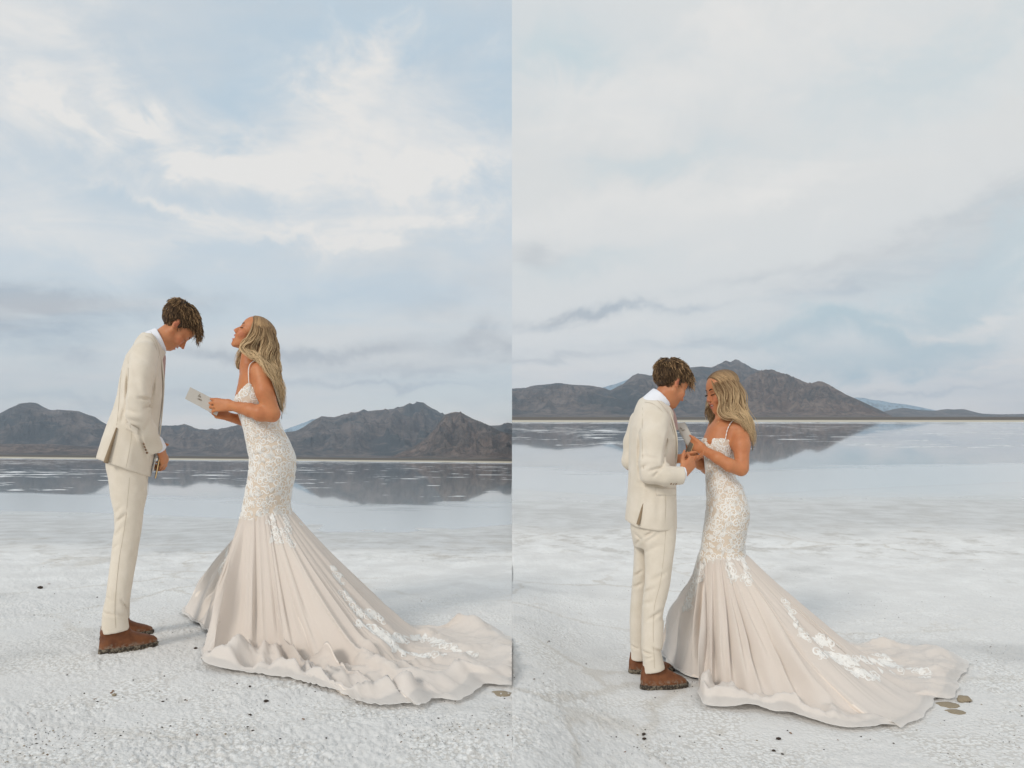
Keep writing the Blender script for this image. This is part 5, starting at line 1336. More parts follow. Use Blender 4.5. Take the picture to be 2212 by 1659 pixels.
def lace_tree(bvh, places, rs, to_loc=None, height=0.0016, wscale=1.0, step=1):
    """places: (point, size, angle) snapped to the surface held in bvh (world axes)"""
    b = Bag()
    for (P0, sz, ang) in places:
        hit = bvh.find_nearest(Vector(P0))
        if hit[0] is None: continue
        c = np.array(hit[0]); n = np.array(hit[1]); 
        if n @ (np.array([0, 0, CAMZ])-c) < 0 and True: n = -n
        up = np.array([0, 0, 1.0]) if abs(n[2]) < 0.85 else np.array([1.0, 0, 0])
        t1 = np.cross(up, n); t1 /= np.linalg.norm(t1); t2 = np.cross(n, t1)
        fl = rs.choice([-1, 1]); kind = rs.choice(5, p=[.3, .17, .18, .22, .13]); ca, sa = math.cos(ang), math.sin(ang)
        for line, hw in motif(kind, rs):
            l = line[::step]*[sz*fl, sz]; l = np.stack([l[:, 0]*ca-l[:, 1]*sa, l[:, 0]*sa+l[:, 1]*ca], -1)
            Pp = []; Nn = []
            for a_, b_ in l:
                h = bvh.find_nearest(Vector(c+t1*a_+t2*b_))
                Pp.append(h[0]); nn = np.array(h[1]); Nn.append(nn if nn @ n > 0 else -nn)
            Pp = np.array(Pp); Nn = np.array(Nn)
            T = np.gradient(Pp, axis=0); T /= np.linalg.norm(T, axis=1)[:, None]+1e-9; Bn = np.cross(T, Nn)
            w = (hw*sz*wscale*np.sin(np.linspace(0.3, np.pi-0.3, len(l))))[:, None]
            V = np.stack([Pp+Bn*w+Nn*0.0003, Pp+Nn*(height+0.0006), Pp-Bn*w+Nn*0.0003], 1).reshape(-1, 3)
            b.add(to_loc(V) if to_loc else V, grid_faces(len(l), 3))
    return b
def sheath_lace(fg, VQ, parent, z0, z1, seed, spacing=0.031, size=(0.034, 0.052), thin_below=None):
    V, Q = VQ; W_ = fg.world(V)
    bvh = BVHTree.FromPolygons([Vector(v) for v in W_], [tuple(int(i) for i in q) for q in Q])
    rs = np.random.RandomState(seed); pl = []
    cx = lambda z: V[np.abs(V[:, 2]-z) < 0.012]
    z = z0
    while z < z1:
        s_ = cx(z)
        if len(s_) > 4:
            c = (s_.max(0)+s_.min(0))/2; h = (s_.max(0)-s_.min(0))/2
            n = int((h[0]+h[1])*np.pi*0.62/spacing)
            for i in range(n):
                a = -np.pi/2+(i/n-0.5)*np.pi*1.25+rs.normal(0, .05)
                p = np.array([c[0]+h[0]*np.cos(a), c[1]+h[1]*np.sin(a), z+rs.uniform(-.5, .5)*spacing])
                if p[2] > z1: continue
                pl.append((fg.world(p)[0], rs.uniform(*size), rs.uniform(0, 6.28)))
        z += spacing*0.86
    b = lace_tree(bvh, pl, rs, lambda A: to_local(fg, A), step=2, height=0.0026)
    # edging scallops and small filler loops
    return b.obj('lace', M_LACE, parent, kind='stuff')
def trail(bvh, pts, n, size, rs, right, jit=0.012, depth=None):
    """places along a picture polyline, found by looking from the eye onto the cloth"""
    P = spline(np.array(pts, float), n) if len(pts) > 2 else np.array(pts, float); out = []
    eye = Vector((0, 0, CAMZ))
    for i, (a, b) in enumerate(P):
        d = Vector(((a-CX)/F, 1, (HY-b)/F)).normalized(); h = bvh.ray_cast(eye, d)
        if h[0] is None: continue
        out.append((np.array(h[0])+rs.normal(0, jit, 3)*[1, 1, .3], size*rs.uniform(.75, 1.25), rs.uniform(0, 6.28)))
    return out

HEM_L = [(394,1320),(404,1338),(424,1352),(444,1372),(446,1392),(434,1420),(440,1447),(482,1455),(546,1464),(599,1469),(664,1485),(740,1512),(797,1532),(841,1535),(880,1530),(907,1538),(938,1520),(985,1525),(1020,1511),(1045,1490),(1106,1492),(1150,1480),(1165,1430),(1110,1392),(1063,1366),(985,1366),(919,1362),(860,1350),(800,1335),(740,1318),(660,1305),(560,1298),(470,1300),(415,1308)]
def gown_left():
    fg = BL; rs = np.random.RandomState(5)
    bv, o = skirt(fg, BL_SHEATH, (521, 633, .148), 1106, HEM_L,
          [(5.0, .035, .35, .3), (8.2, .045, .35, -1.0), (10.4, .05, .32, -1.6), (12.6, .04, .3, -1.5), (15.5, .035, .4, -2), (2.0, .03, .5, 0), (26.0, .03, .6, 2)], False, 4,
          ([0, 2, 4, 5, 6, 7, 9, 10, 12, 15, 18, 21, 24, 27, 30, 31, 34], [1.2, 1.2, .9, .38, .24, .20, .20, .24, .34, .50, .80, .80, .72, .62, .6, 1.0, 1.2]), clip_x=-0.0008)
    sheath_lace(fg, BL_VQ, BL_SHEATH, fg.z(1112), fg.z(830), 11)
    pl = []
    for pts, n, sz in (([(523,1105),(512,1130),(500,1158),(492,1185),(488,1205),(480,1225),(474,1240)], 34, .036), ([(585,1100),(590,1125),(594,1150),(598,1172)], 16, .040), ([(610,1100),(617,1125),(624,1150),(627,1176)], 16, .038),
                       ([(640,1110),(652,1135)], 4, .03), ([(540,1104),(560,1100),(580,1106),(600,1102),(625,1108)], 16, .040),
                       ([(716,1222),(728,1245),(740,1270),(752,1290),(765,1310),(775,1330)], 26, .040), ([(780,1325),(800,1326),(825,1334)], 12, .055), ([(776,1345),(800,1360),(830,1372),(860,1380)], 18, .06),
                       ([(830,1385),(870,1384),(905,1378),(935,1385),(955,1398)], 26, .065), ([(850,1405),(890,1412),(920,1420)], 14, .06), ([(955,1382),(965,1395),(985,1408),(1005,1412),(1025,1420)], 16, .05), ([(935,1415),(955,1418)], 5, .05)):
        pl += trail(bv, pts, n, sz, rs, False)
    lace_tree(bv, pl, rs, lambda A: to_local(fg, A), height=0.003, wscale=1.15).obj('train_lace', M_LACE, BL_SHEATH, kind='stuff')
gown_left()

# ------------------------------------------------------------------ right view: the groom seen from behind his right shoulder
def groom_right():
    fg = Figure(1410, 4.02, True, 'person', label='groom in cream suit seen from behind, looking down at the vows', category='person')
    P = fg.p; R = fg.root
    hd = Head(P(1446, 829, 0.0), (0.72, 0.50, -0.47), (0.385, 0.27, 0.88), 0.00099)
    B = Solid((-0.20, -0.34, 0.80), (0.36, 0.36, 1.75), 0.0046)
    hd.build(B, mouth=0.0, smile=0.1)
    B.cap(P(1440, 850, 0), P(1416, 884, 0), 0.056, 0.062, 0.02)
    B.stack(fg.rows([(880,1385,1440,.13),(930,1375,1450,.14),(1000,1372,1450,.13),(1060,1370,1448,.13),(1110,1368,1448,.14)]), 0.02)
    B.chain([P(1418, 915, -.12), P(1405, 1018, -.19), P(1474, 1021, -.165)], [0.045, 0.038, 0.027], 0.02)
    B.chain([P(1385, 915, .12), P(1362, 1000, .12), P(1462, 991, .02)], [0.045, 0.038, 0.026], 0.02)
    hand(B, P(1476, 1021, -.165), (0.55, 0.42, 0.62), (-0.55, 0.1, 0.75), (0.50, -0.83, -0.12), [(62, 62, 40), (64, 66, 42), (66, 68, 42), (68, 70, 42)], 0.92, thumb=(0.72, 0.62, -0.3))
    hand(B, P(1462, 991, .0), (0.85, -0.10, -0.1), (0.1, -.2, 1), (-0.1, 0.6, -0.8), [(20, 30, 20), (24, 34, 20), (28, 36, 20), (32, 36, 20)], 0.85, thumb=(0.75, 0.5, -0.2))
    V, Q = B.skin(2)
    mesh_obj('body', V, Q, M_SKIN, R, cols=hd.paint(V, (0.46, 0.225, 0.13), (0.60, 0.19, 0.12), (0.42, 0.15, 0.12)))
    hd.features(R, mouth=0.0, smile=0.1, brow=1.1, lash=0.8)
    mans_hair(hd, R, 9, fringe=0.7)
    C = Solid((-0.20, -0.34, 0.80), (0.36, 0.36, 1.75), 0.0045)
    ax = np.array([0.70, 0.16, 0.69]); ax /= np.linalg.norm(ax); c0 = P(1426, 862, -.005)
    C.cap(c0-ax*0.05, c0+ax*0.03, 0.072, 0.066, 0.004); C.halfspace(c0+ax*0.014, ax, k=0.002)
    C.cap(c0, c0+ax*0.05, 0.060, 0.060, 0.002, cut=True)
    C.stack(fg.rows([(890,1395,1444,.10),(930,1385,1456,.12),(990,1380,1455,.12)]), 0.012)
    d = P(1478, 1022, -.16)-P(1440, 1026, -.19); d /= np.linalg.norm(d); e = P(1479, 1022, -.163)
    C.cap(e-d*.06, e, 0.037, 0.035, 0.003); C.halfspace(e, d, lo=e-.06, hi=e+.06)
    V, Q = C.skin(1); mesh_obj('shirt', V, Q, M_SHIRT, R)
    b = Bag(); V, f = tube(spline([P(1445, 880, .02), P(1449, 890, .03), P(1454, 903, .03), P(1458, 930, .03)], 16), [.012]*3+[.018]*13, 10, 0.35, ref=(0, 1, 0)); b.add(V, f); b.obj('tie', M_TIE, R)
    J = Solid((-0.20, -0.34, 0.80), (0.36, 0.36, 1.62), 0.0054)
    J.stack(fg.rows([(868,1384,1440,.10),(878,1376,1443,.125),(890,1369.5,1447,.150),(905,1364.5,1452,.162),(925,1360.5,1457,.168),(946,1358.5,1462.5,.168),(973,1358,1462.5,.163),(1003,1357.5,1461,.158),(1030,1357,1460.5,.158),(1064,1355.5,1461,.163),(1090,1352.5,1461.5,.170),(1119,1349.5,1461.8,.174),(1150,1346,1462,.174)]), 0.02, 2.2)
    J.cap(P(1404, 882, 0), P(1426, 892, 0), 0.072, 0.07, 0.03)
    for (a, b_) in (((1349, 1121.5), (1378, 1135)), ((1378, 1134), (1421, 1141)), ((1421, 1141), (1462, 1142.5))):
        p0, p1 = P(*a), P(*b_); n = p1-p0; n = np.array([n[2], 0, -n[0]]); n = n if n[2] < 0 else -n
        J.halfspace(p0, n, k=0.003)
    sleeve(J, [P(1418, 908, -.105), P(1412, 945, -.155), P(1407, 1000, -.185), P(1406, 1022, -.19), P(1436, 1027, -.195), P(1470.5, 1027, -.17)], [0.070, 0.071, 0.066, 0.057, 0.053, 0.047], 0.038, 0.024, 0.012)
    sleeve(J, [P(1385, 910, .10), P(1370, 955, .12), P(1363, 995, .12), P(1380, 1000, .16), P(1448, 992, .12)], [0.066, 0.058, 0.050, 0.048, 0.042], 0.034, 0.02, 0.012)
    J.cap(c0-ax*0.006, c0+ax*0.09, 0.0735, 0.075, 0.004, cut=True); J.halfspace(c0+ax*0.001, ax, k=0.004, lo=P(1380, 880, -.3), hi=P(1460, 820, .3))
    G = lambda a, b, d, w: J.groove(a, b, d*1.9, w)
    G(P(1381, 938, -.15), P(1379, 1000, -.17), .008, .008); G(P(1379, 1000, -.17), P(1381, 1030, -.17), .006, .007); G(P(1443, 935, -.2), P(1434, 985, -.2), .010, .008); G(P(1434, 985, -.2), P(1432, 1006, -.2), .008, .007)
    G(P(1434, 1008, -.22), P(1402, 1018, -.26), .010, .008); G(P(1428, 1012, -.24), P(1412, 1030, -.25), .008, .007); G(P(1440, 1006, -.2), P(1470, 1006, -.2), .007, .005); G(P(1386, 985, -.24), P(1420, 992, -.25), .005, .010); G(P(1384, 1012, -.24), P(1400, 1004, -.25), .006, .009)
    G(P(1388, 950, -.22), P(1396, 1000, -.25), .003, .014); G(P(1395, 925, -.2), P(1430, 905, -.18), .003, .014); G(P(1452, 930, -.12), P(1459, 990, -.12), .005, .007); G(P(1440, 1048, -.15), P(1380, 1044, -.16), .006, .010)
    G(P(1370, 930, -.1), P(1368, 1040, -.12), .0025, .014); G(P(1392, 1050, -.15), P(1384, 1110, -.16), -.003, .016); G(P(1425, 1060, -.15), P(1420, 1130, -.16), .003, .018)
    J.noise(lambda x, y, z: 0.0022*fbm(x*7, y*7, z*4, 3, 43))
    J.cap(P(1395, 1064, -.165), P(1380, 1128, -.18), 0.0018, 0.0062, 0.002, cut=True); J.cap(P(1380, 1128, -.18), P(1376, 1145, -.19), 0.0062, 0.009, 0.002, cut=True)
    V, Q = J.skin(2); jk = mesh_obj('jacket', V, Q, M_SUIT, R)
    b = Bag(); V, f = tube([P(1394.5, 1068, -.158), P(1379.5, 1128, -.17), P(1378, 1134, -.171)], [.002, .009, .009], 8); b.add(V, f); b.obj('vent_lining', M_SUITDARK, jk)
    b = Bag()
    for pts in ([(1404, 856), (1418, 863), (1434, 880), (1443, 893)], [(1393, 868), (1410, 872), (1428, 886), (1446, 912), (1456, 940)], [(1388, 880), (1387, 940), (1389, 1000), (1396, 1062)], [(1436, 1055), (1438, 1090), (1436, 1138)], [(1383, 925), (1380.5, 940), (1379.5, 965)]):
        seam(fg, J, pts, jk, bag=b)
    b.obj('seam', M_SEAM, jk)
    patch(fg, J, [(1416, 1053), (1460, 1055), (1460, 1070), (1417, 1070)], jk, 'pocket_flap', M_SUIT, lift=0.003)
    lp = [P(1444, 884, -.05), P(1449, 900, -.06), P(1455, 920, -.07), P(1461, 945, -.07), P(1462, 975, -.06), P(1460, 1003, -.05)]
    V, f = tube(spline(lp, 24), np.interp(np.linspace(0, 1, 24), [0, .3, 1], [.012, .018, .008]), 8, 0.3, ref=(1, 0.3, 0.1)); mesh_obj('lapel', V, f, M_SUIT, jk)
    for i in range(3):
        q = on_surface(fg, J, [(1449+i*5.5, 1044.5), (1450+i*5.5, 1044.6)], 2, 0.002)[0]
        V, f = tube([q+[0, .002, 0], q+[0, -.002, 0], q+[0, -.0022, 0]], [.0055, .0055, .0005], 10); mesh_obj('cuff_button', V, f, M_BUTTON, jk)
    T = Solid((-0.20, -0.30, 0.0), (0.22, 0.32, 0.98), 0.0054)
    T.stack(fg.rows([(1115,1362,1458,.155),(1142,1361.5,1461,.158),(1165,1366,1459,.155),(1180,1369,1457,.13)]), 0.02)
    cv = lambda L_: [(P(0, r[0], r[4])[2], P(r[1], r[0], r[4])[0], P(r[2], r[0], r[4])[0], r[3], r[4]) for r in L_]
    T.stack(cv([(1125,1398,1450,.05,-.07),(1160,1390,1459,.075,-.075),(1184,1391.5,1458,.082,-.08),(1223,1393,1452,.08,-.085),(1262,1391.5,1447,.074,-.095),(1290,1388.5,1441,.072,-.10),(1314,1386,1434,.070,-.105),(1333,1385.5,1431,.068,-.108),(1345,1385.5,1434,.068,-.11),(1392,1385,1432.5,.064,-.12),(1408,1386,1428,.064,-.122),(1418,1388.5,1430.5,.065,-.125),(1440,1389,1436,.066,-.125),(1452,1388.5,1438.5,.066,-.125)]), 0.02)
    T.stack(cv([(1125,1368,1410,.05,.07),(1160,1367,1408,.07,.075),(1184,1369,1408,.08,.08),(1223,1368,1408,.078,.085),(1257,1365.5,1404,.074,.09),(1301,1362,1400,.070,.10),(1340,1360,1398,.066,.105),(1387,1360.5,1396,.062,.11),(1405,1362,1395,.062,.11),(1424,1362,1396,.064,.11)]), 0.02)
    a, c = P(1388, 1451, -.12), P(1437, 1441, -.12); n = c-a; n = np.array([n[2], 0, -n[0]]); n = n if n[2] < 0 else -n
    T.halfspace(P(1412, 1447.5, -.12), n, lo=P(1370, 1480, -.12)-[0, .14, 0], hi=P(1460, 1400, -.12)+[0, .115, 0])
    G = lambda a, b, d, w: T.groove(a, b, d*2.0, w)
    G(P(1392, 1160, -.15), P(1410, 1150, -.16), .008, .008); G(P(1394, 1172, -.15), P(1424, 1152, -.16), .005, .010); G(P(1397, 1195, -.15), P(1420, 1180, -.16), .004, .012); G(P(1389, 1195, -.12), P(1391, 1270, -.13), .006, .006)
    G(P(1372, 1175, -.02), P(1386, 1160, -.02), .006, .008); G(P(1368, 1250, 0), P(1386, 1235, 0), .006, .008); G(P(1366, 1275, 0), P(1386, 1262, 0), .006, .009); G(P(1372, 1150, 0), P(1385, 1160, 0), .006, .006)
    G(P(1390, 1285, -.17), P(1412, 1272, -.18), .006, .010); G(P(1388, 1310, -.17), P(1410, 1300, -.18), .005, .011); G(P(1400, 1340, -.17), P(1428, 1322, -.17), .006, .010); G(P(1410, 1255, -.17), P(1440, 1235, -.16), .004, .013)
    G(P(1386, 1410, -.18), P(1408, 1416, -.19), .008, .007); G(P(1410, 1400, -.18), P(1430, 1412, -.18), .007, .007); G(P(1396, 1426, -.19), P(1412, 1420, -.19), .005, .006); G(P(1362, 1398, .05), P(1378, 1404, .05), .006, .007)
    T.noise(lambda x, y, z: 0.0022*fbm(x*9, y*9, z*5, 3, 49))
    V, Q = T.skin(2); tr = mesh_obj('trousers', V, Q, M_SUIT, R)
    b = Bag(); seam(fg, T, [(1438, 1146), (1434, 1200), (1426, 1260), (1414, 1310), (1411, 1370), (1414, 1444)], tr, bag=b, n=50); b.obj('seam', M_SEAM, tr)
    boot(fg, R, [(1436,1389,1440,.042,-.12),(1446,1386,1442,.042,-.12),(1452,1384.5,1450,.043,-.12),(1458,1384,1462,.044,-.12),(1464,1383,1475,.045,-.12),(1470,1383,1484,.045,-.12),(1478,1383,1486,.044,-.12)], math.radians(-20),
         [(1474,1383,1485,.046,-.12),(1477,1382,1488,.049,-.12),(1485,1382,1487,.049,-.12)], M_LEATHER, M_SOLE, 5)
    boot(fg, R, [(1408,1361,1400,.040,.12),(1418,1360,1404,.040,.12),(1428,1358.5,1425,.042,.12),(1436,1358,1448,.044,.12),(1444,1358,1456,.044,.12)], math.radians(-20),
         [(1441,1358,1456,.046,.12),(1444,1357.5,1459,.048,.12),(1451,1357.5,1458,.048,.12)], M_LEATHER, M_SOLE, 6)
    return fg, hd
GR, GRH = groom_right()

def bride_right():
    fg = Figure(1565, 4.15, True, 'person', label='bride in lace mermaid gown reading aloud from a folded card', category='person')
    P = fg.p; R = fg.root
    hd = Head(P(1563, 843, 0.0), (-0.84, -0.48, -0.22), (-0.19, -0.11, 0.975), 0.00100, female=True)
    B = Solid((-0.22, -0.32, 0.90), (0.20, 0.30, 1.70), 0.0046)
    hd.build(B, mouth=0.6, smile=0.3)
    B.cap(P(1564, 866, .01), P(1567, 912, 0), 0.048, 0.052, 0.02)
    B.stack(fg.rows([(903,1548,1588,.06),(912,1538,1604,.095),(924,1528,1611,.115),(940,1521,1606,.12),(955,1516,1600,.125),(968,1519,1594,.118),(990,1524,1586,.11),(1018,1529,1578,.095),(1050,1531,1586,.095),(1090,1534,1600,.105)]), 0.03)
    B.chain([P(1599, 924, -.07), P(1601, 962, -.12), P(1603, 1008, -.155)], [0.050, 0.045, 0.037], 0.025)
    B.chain([P(1601, 1014, -.16), P(1576, 1005, -.19), P(1550, 989, -.19), P(1520, 973, -.14)], [0.037, 0.0345, 0.031, 0.0245], 0.012)
    B.chain([P(1546, 922, .09), P(1530, 965, .13), P(1527, 1010, .14), P(1512, 1002, .08), P(1500, 985, .01)], [0.046, 0.042, 0.035, 0.030, 0.023], 0.02)
    hand(B, P(1519, 973, -.138), (-0.80, 0.22, 0.50), (-0.3, 0.0, 0.9), (0.12, -0.95, -0.1), [(38, 48, 30), (42, 50, 30), (46, 52, 30), (50, 52, 30)], 0.88, thumb=(1.0, 0.18, 0.22))
    hand(B, P(1500, 986, .01), (-0.75, -0.35, 0.5), (0.3, 0.4, 0.8), (-0.3, 0.8, 0.3), [(20, 34, 24), (24, 36, 24), (28, 40, 24), (30, 40, 24)], 0.84, thumb=(0.7, 0.4, -0.3))
    V, Q = B.skin(2)
    mesh_obj('body', V, Q, M_SKIN, R, cols=hd.paint(V, (0.47, 0.225, 0.125), (0.64, 0.22, 0.14), (0.46, 0.15, 0.12)))
    hd.features(R, mouth=0.6, smile=0.3, brow=1.15, lash=1.5)
    near = [
        [(1537,817,-.05),(1540,829,-.075),(1546.5,843.5,-.092),(1552.5,857,-.098),(1552.5,873,-.102),(1551,884,-.105),(1556,892.6,-.11),(1569,897.6,-.125),(1582,900,-.14),(1594,905,-.15),(1607,916,-.15),(1618,930,-.13),(1623,950,-.09)],
        [(1542,813,-.045),(1550,828,-.08),(1560,845,-.098),(1566,862,-.10),(1568,880,-.105),(1574,892,-.115),(1589,900,-.135),(1604,912,-.145),(1616,930,-.12),(1624,955,-.08),(1626,970,-.06)],
        [(1550,808.5,-.03),(1562,820,-.07),(1573,838,-.092),(1578,858,-.097),(1581,876,-.10),(1588,890,-.115),(1601,902,-.13),(1614,920,-.115),(1624,945,-.08),(1627,968,-.04)],
        [(1559,805,-.02),(1574,816,-.05),(1587,834,-.072),(1594,855,-.08),(1597,872,-.085),(1604,888,-.09),(1614,905,-.09),(1622,928,-.07),(1626,950,-.04),(1624,975,-.02)],
        [(1566,804,-.005),(1583,813,-.01),(1597,832,-.02),(1605,855,-.02),(1609,875,-.02),(1615,890,-.02),(1620,905,-.02),(1625,928,-.01),(1628,950,0),(1623,975,0)]]
    far = [[(1537,817,-.02),(1529,826,.02),(1527,840,.05),(1530,858,.07),(1527,875,.075),(1524,888,.07),(1529,903,.05),(1533,920,.03)],
           [(1540,813,0),(1534,826,.05),(1536,850,.08),(1540,875,.09),(1538,890,.085),(1535,905,.06),(1540,918,.03)],
           [(1548,808,.02),(1560,820,.06),(1570,850,.09),(1572,880,.10),(1568,900,.10),(1560,915,.08)],
           [(1560,805,.02),(1588,825,.06),(1600,860,.07),(1612,900,.06),(1622,940,.04)]]
    g = lambda L_: [np.array([P(*q) for q in l]) for l in L_]
    long_hair(fg, R, g(near), g(far), 8, n=740, wave=0.9)
    crown_cap(hd, R, 6)
    D = Solid((-0.22, -0.24, 0.36), (0.24, 0.24, 1.32), 0.0054)
    rows = [(938,1516,1594,.132),(946,1514.5,1593,.134),(956,1513.5,1592,.135),(966,1515.5,1590.5,.132),(989,1521.5,1588,.122),(1018,1524,1587,.114),(1035,1524.5,1590,.114),(1048,1525,1602,.118),(1076,1526,1611.6,.134),(1098,1525,1618,.148),(1121,1523,1619,.154),(1145,1519.5,1613.5,.150),(1170,1516,1609.5,.145),(1186,1514,1608.5,.145),(1200,1508,1612,.148),(1214,1508,1612,.148)]
    D.stack(fg.rows(rows), 0.01)
    D.ell(P(1531, 944, -.13), (0.020, 0.05, 0.048), 0.012, True); D.halfspace(P(1560, 948.5), (0.06, 0, 1), k=0.01)
    D.ell(P(1522, 938, 0), (0.03, 0.06, 0.035), 0.012, True)
    V, Q = D.skin(2); sheath = mesh_obj('gown', V, Q, M_LINING, R)
    for pts in ([P(1567, 949, -.133), P(1571, 929, -.128), P(1579, 913, -.115), P(1590, 904.5, -.095), P(1597, 903, -.07)], [P(1527, 950, .02), P(1534, 927, .02), P(1541, 912, .03), P(1548, 904, .05)]):
        q = spline(pts, 40); b = Bag(); V2, f = tube(q, 0.0022+0.0010*np.sin(np.arange(40)*1.6), 6); b.add(V2, f); b.obj('shoulder_strap', M_LACE, sheath)
    b = Bag(); V2, f = tube(on_surface(fg, B, [(1548, 902), (1547, 909), (1548.5, 914), (1552, 911), (1556, 904)], 20, 0.0004), 0.0007, 4); b.add(V2, f); b.obj('necklace', simple_mat('fine gold', (0.75, 0.52, 0.25), 0.3, 0.8, Metallic=1.0), R)
    return fg, hd, sheath, (V, Q)
BR, BRH, BR_SHEATH, BR_VQ = bride_right()

HEM_R = [(1425,1398),(1428,1412),(1440,1432),(1462,1455),(1490,1471),(1518,1478),(1511,1500),(1508,1522),(1530,1537),(1570,1541),(1620,1542),(1665,1548),(1708,1556),(1752,1568),(1796,1577),(1840,1584),(1880,1585),(1928,1575),(1942,1580),(1985,1560),(2014,1543),(2022,1520),(2065,1516),(2068,1480),(2090,1456),(2088,1434),(2050,1415),(2005,1405),(1940,1402),(1870,1398),(1800,1390),(1720,1378),(1620,1368),(1520,1370),(1450,1380)]
def gown_right():
    rs = np.random.RandomState(6)
    bv, o = skirt(BR, BR_SHEATH, (1510, 1611, .146), 1196, HEM_R,
          [(5.0, .035, .35, .3), (8.6, .045, .35, -1.0), (10.6, .05, .32, -1.6), (12.8, .04, .3, -1.5), (15.5, .035, .4, -2), (2.0, .03, .5, 0), (26.0, .03, .6, 2)], True, 4.4,
          ([0, 2, 4, 5, 5.6, 7, 9, 10, 12, 15, 18, 21, 24, 27, 30, 32, 35], [1.2, 1.2, .9, .5, .28, .20, .20, .24, .34, .50, .80, .85, .80, .68, .6, 1.0, 1.2]))
    sheath_lace(BR, BR_VQ, BR_SHEATH, BR.z(1204), BR.z(945), 12)
    pl = []
    for pts, n, sz in (([(1512,1200),(1504,1222),(1498,1248),(1494,1275),(1488,1300),(1484,1318)], 34, .036), ([(1522,1205),(1516,1230),(1508,1255),(1503,1280)], 22, .034), ([(1572,1190),(1577,1215),(1582,1240),(1587,1252)], 16, .040), ([(1598,1195),(1606,1215),(1614,1240),(1620,1258)], 18, .038),
                       ([(1520,1198),(1545,1196),(1570,1200),(1595,1198),(1608,1200)], 16, .040),
                       ([(1696,1300),(1708,1320),(1716,1340),(1730,1362),(1745,1385)], 26, .040), ([(1758,1380),(1780,1382),(1800,1392)], 12, .055), ([(1770,1410),(1790,1414),(1815,1424),(1840,1432)], 18, .06),
                       ([(1820,1425),(1850,1426),(1880,1424),(1910,1432),(1930,1442)], 26, .062), ([(1835,1450),(1870,1458),(1895,1462)], 14, .06), ([(1905,1415),(1920,1430),(1945,1445),(1980,1447),(1998,1460)], 18, .05), ([(1902,1450),(1925,1452)], 5, .05)):
        pl += trail(bv, pts, n, sz, rs, True)
    lace_tree(bv, pl, rs, lambda A: to_local(BR, A), height=0.003, wscale=1.15).obj('train_lace', M_LACE, BR_SHEATH, kind='stuff')
gown_right()

# ------------------------------------------------------------------ cards and books of vows
M_CARD = fabric_mat('grey cream card stock', (0.60, 0.57, 0.52), (0.57, 0.54, 0.49), weave=900, rough=0.7, bump=0.05)
M_BOOK = fabric_mat('taupe book cover', (0.175, 0.140, 0.105), (0.15, 0.12, 0.09), weave=600, rough=0.55, bump=0.1)
M_GOLD = simple_mat('gold edge and foil', (0.85, 0.58, 0.27), 0.28, 0.6, Metallic=1.0)
M_INK = simple_mat('brown script ink', (0.22, 0.16, 0.09), 0.6, 0.2)
def quad_box(q4, n, thick):
    q = np.array(q4, float); n = np.array(n, float); n /= np.linalg.norm(n)
    V = np.concatenate([q-n*thick/2, q+n*thick/2]); f = np.array([[3,2,1,0],[4,5,6,7],[0,1,5,4],[1,2,6,5],[2,3,7,6],[3,0,4,7]]); return V, f
SCRIPT = {   # pen strokes of cursive letters, x advance then points
 'h': (0.55, [[(0,0),(.22,1.5),(.10,1.6),(.02,0),(.18,.75),(.38,.6),(.36,.1),(.55,.05)]]), 'e': (0.45, [[(0,.3),(.28,.55),(.2,.75),(.06,.5),(.12,.08),(.3,.02),(.45,.2)]]),
 'r': (0.42, [[(0,.1),(.1,.75),(.18,.6),(.34,.68),(.28,.1),(.42,.05)]]), 'v': (0.5, [[(0,.7),(.16,.02),(.38,.7),(.5,.62)]]), 'o': (0.48, [[(.3,.7),(.06,.5),(.1,.05),(.36,.1),(.38,.6),(.3,.7),(.48,.6)]]),
 'w': (0.7, [[(0,.7),(.12,.04),(.3,.6),(.4,.04),(.6,.7),(.7,.62)]]), 's': (0.4, [[(0,.1),(.22,.75),(.32,.2),(.1,0),(.4,.1)]]), 'i': (0.3, [[(0,.1),(.12,.7),(.14,.06),(.3,.08)], [(.16,1.0),(.18,1.04)]])}
def script(words, o, ex, ey, n, size, r, mat, parent):
    b = Bag(); o = np.array(o, float)
    for li, w in enumerate(words):
        x = li*0.35; y = -1.35*li
        for ch in w:
            adv, strokes = SCRIPT[ch]
            for st in strokes:
                p = spline(np.array(st, float), 12) if len(st) > 2 else np.array(st, float)
                P = o+np.outer((p[:, 0]+x+0.28*p[:, 1])*size, ex)+np.outer((p[:, 1]+y)*size, ey)+np.array(n)*0.0006
                V, f = tube(P, r, 4); b.add(V, f)
            x += adv
    return b.obj('script_lettering', mat, parent)
def unit(v): v = np.array(v, float); return v/np.linalg.norm(v)
def card_left():
    fg = BL; P = fg.p
    t = bpy.data.objects.new('vow_card', None); link(t, None, label='pale folded card with handwritten words held up by the laughing bride', category='card')
    t.location = fg.root.location; t.rotation_euler = fg.root.rotation_euler; t.scale = fg.root.scale
    a, b, c, d = P(414.5, 840, -.065), P(404, 865, -.065), P(469.5, 899, -.030), P(481, 873, -.030)
    n = unit(np.cross(c-b, a-b)); n = n if n[1] < 0 else -n
    V, f = quad_box([a, b, c, d], n, 0.0012); mesh_obj('front_leaf', V, f, M_CARD, t, smooth=False)
    V, f = quad_box([a+[.002, .007, -.001], b+[.002, .010, 0], c+[0, .003, -.001], d+[0, .002, 0]], n, 0.0012); mesh_obj('back_leaf', V, f, M_CARD, t, smooth=False)
    ex = unit(d-a); ey = unit(a-b)
    script(['her', 'vows'], a+ex*0.055-ey*0.026+n*0.001, ex, ey, n, 0.0105, 0.0005, M_INK, t)
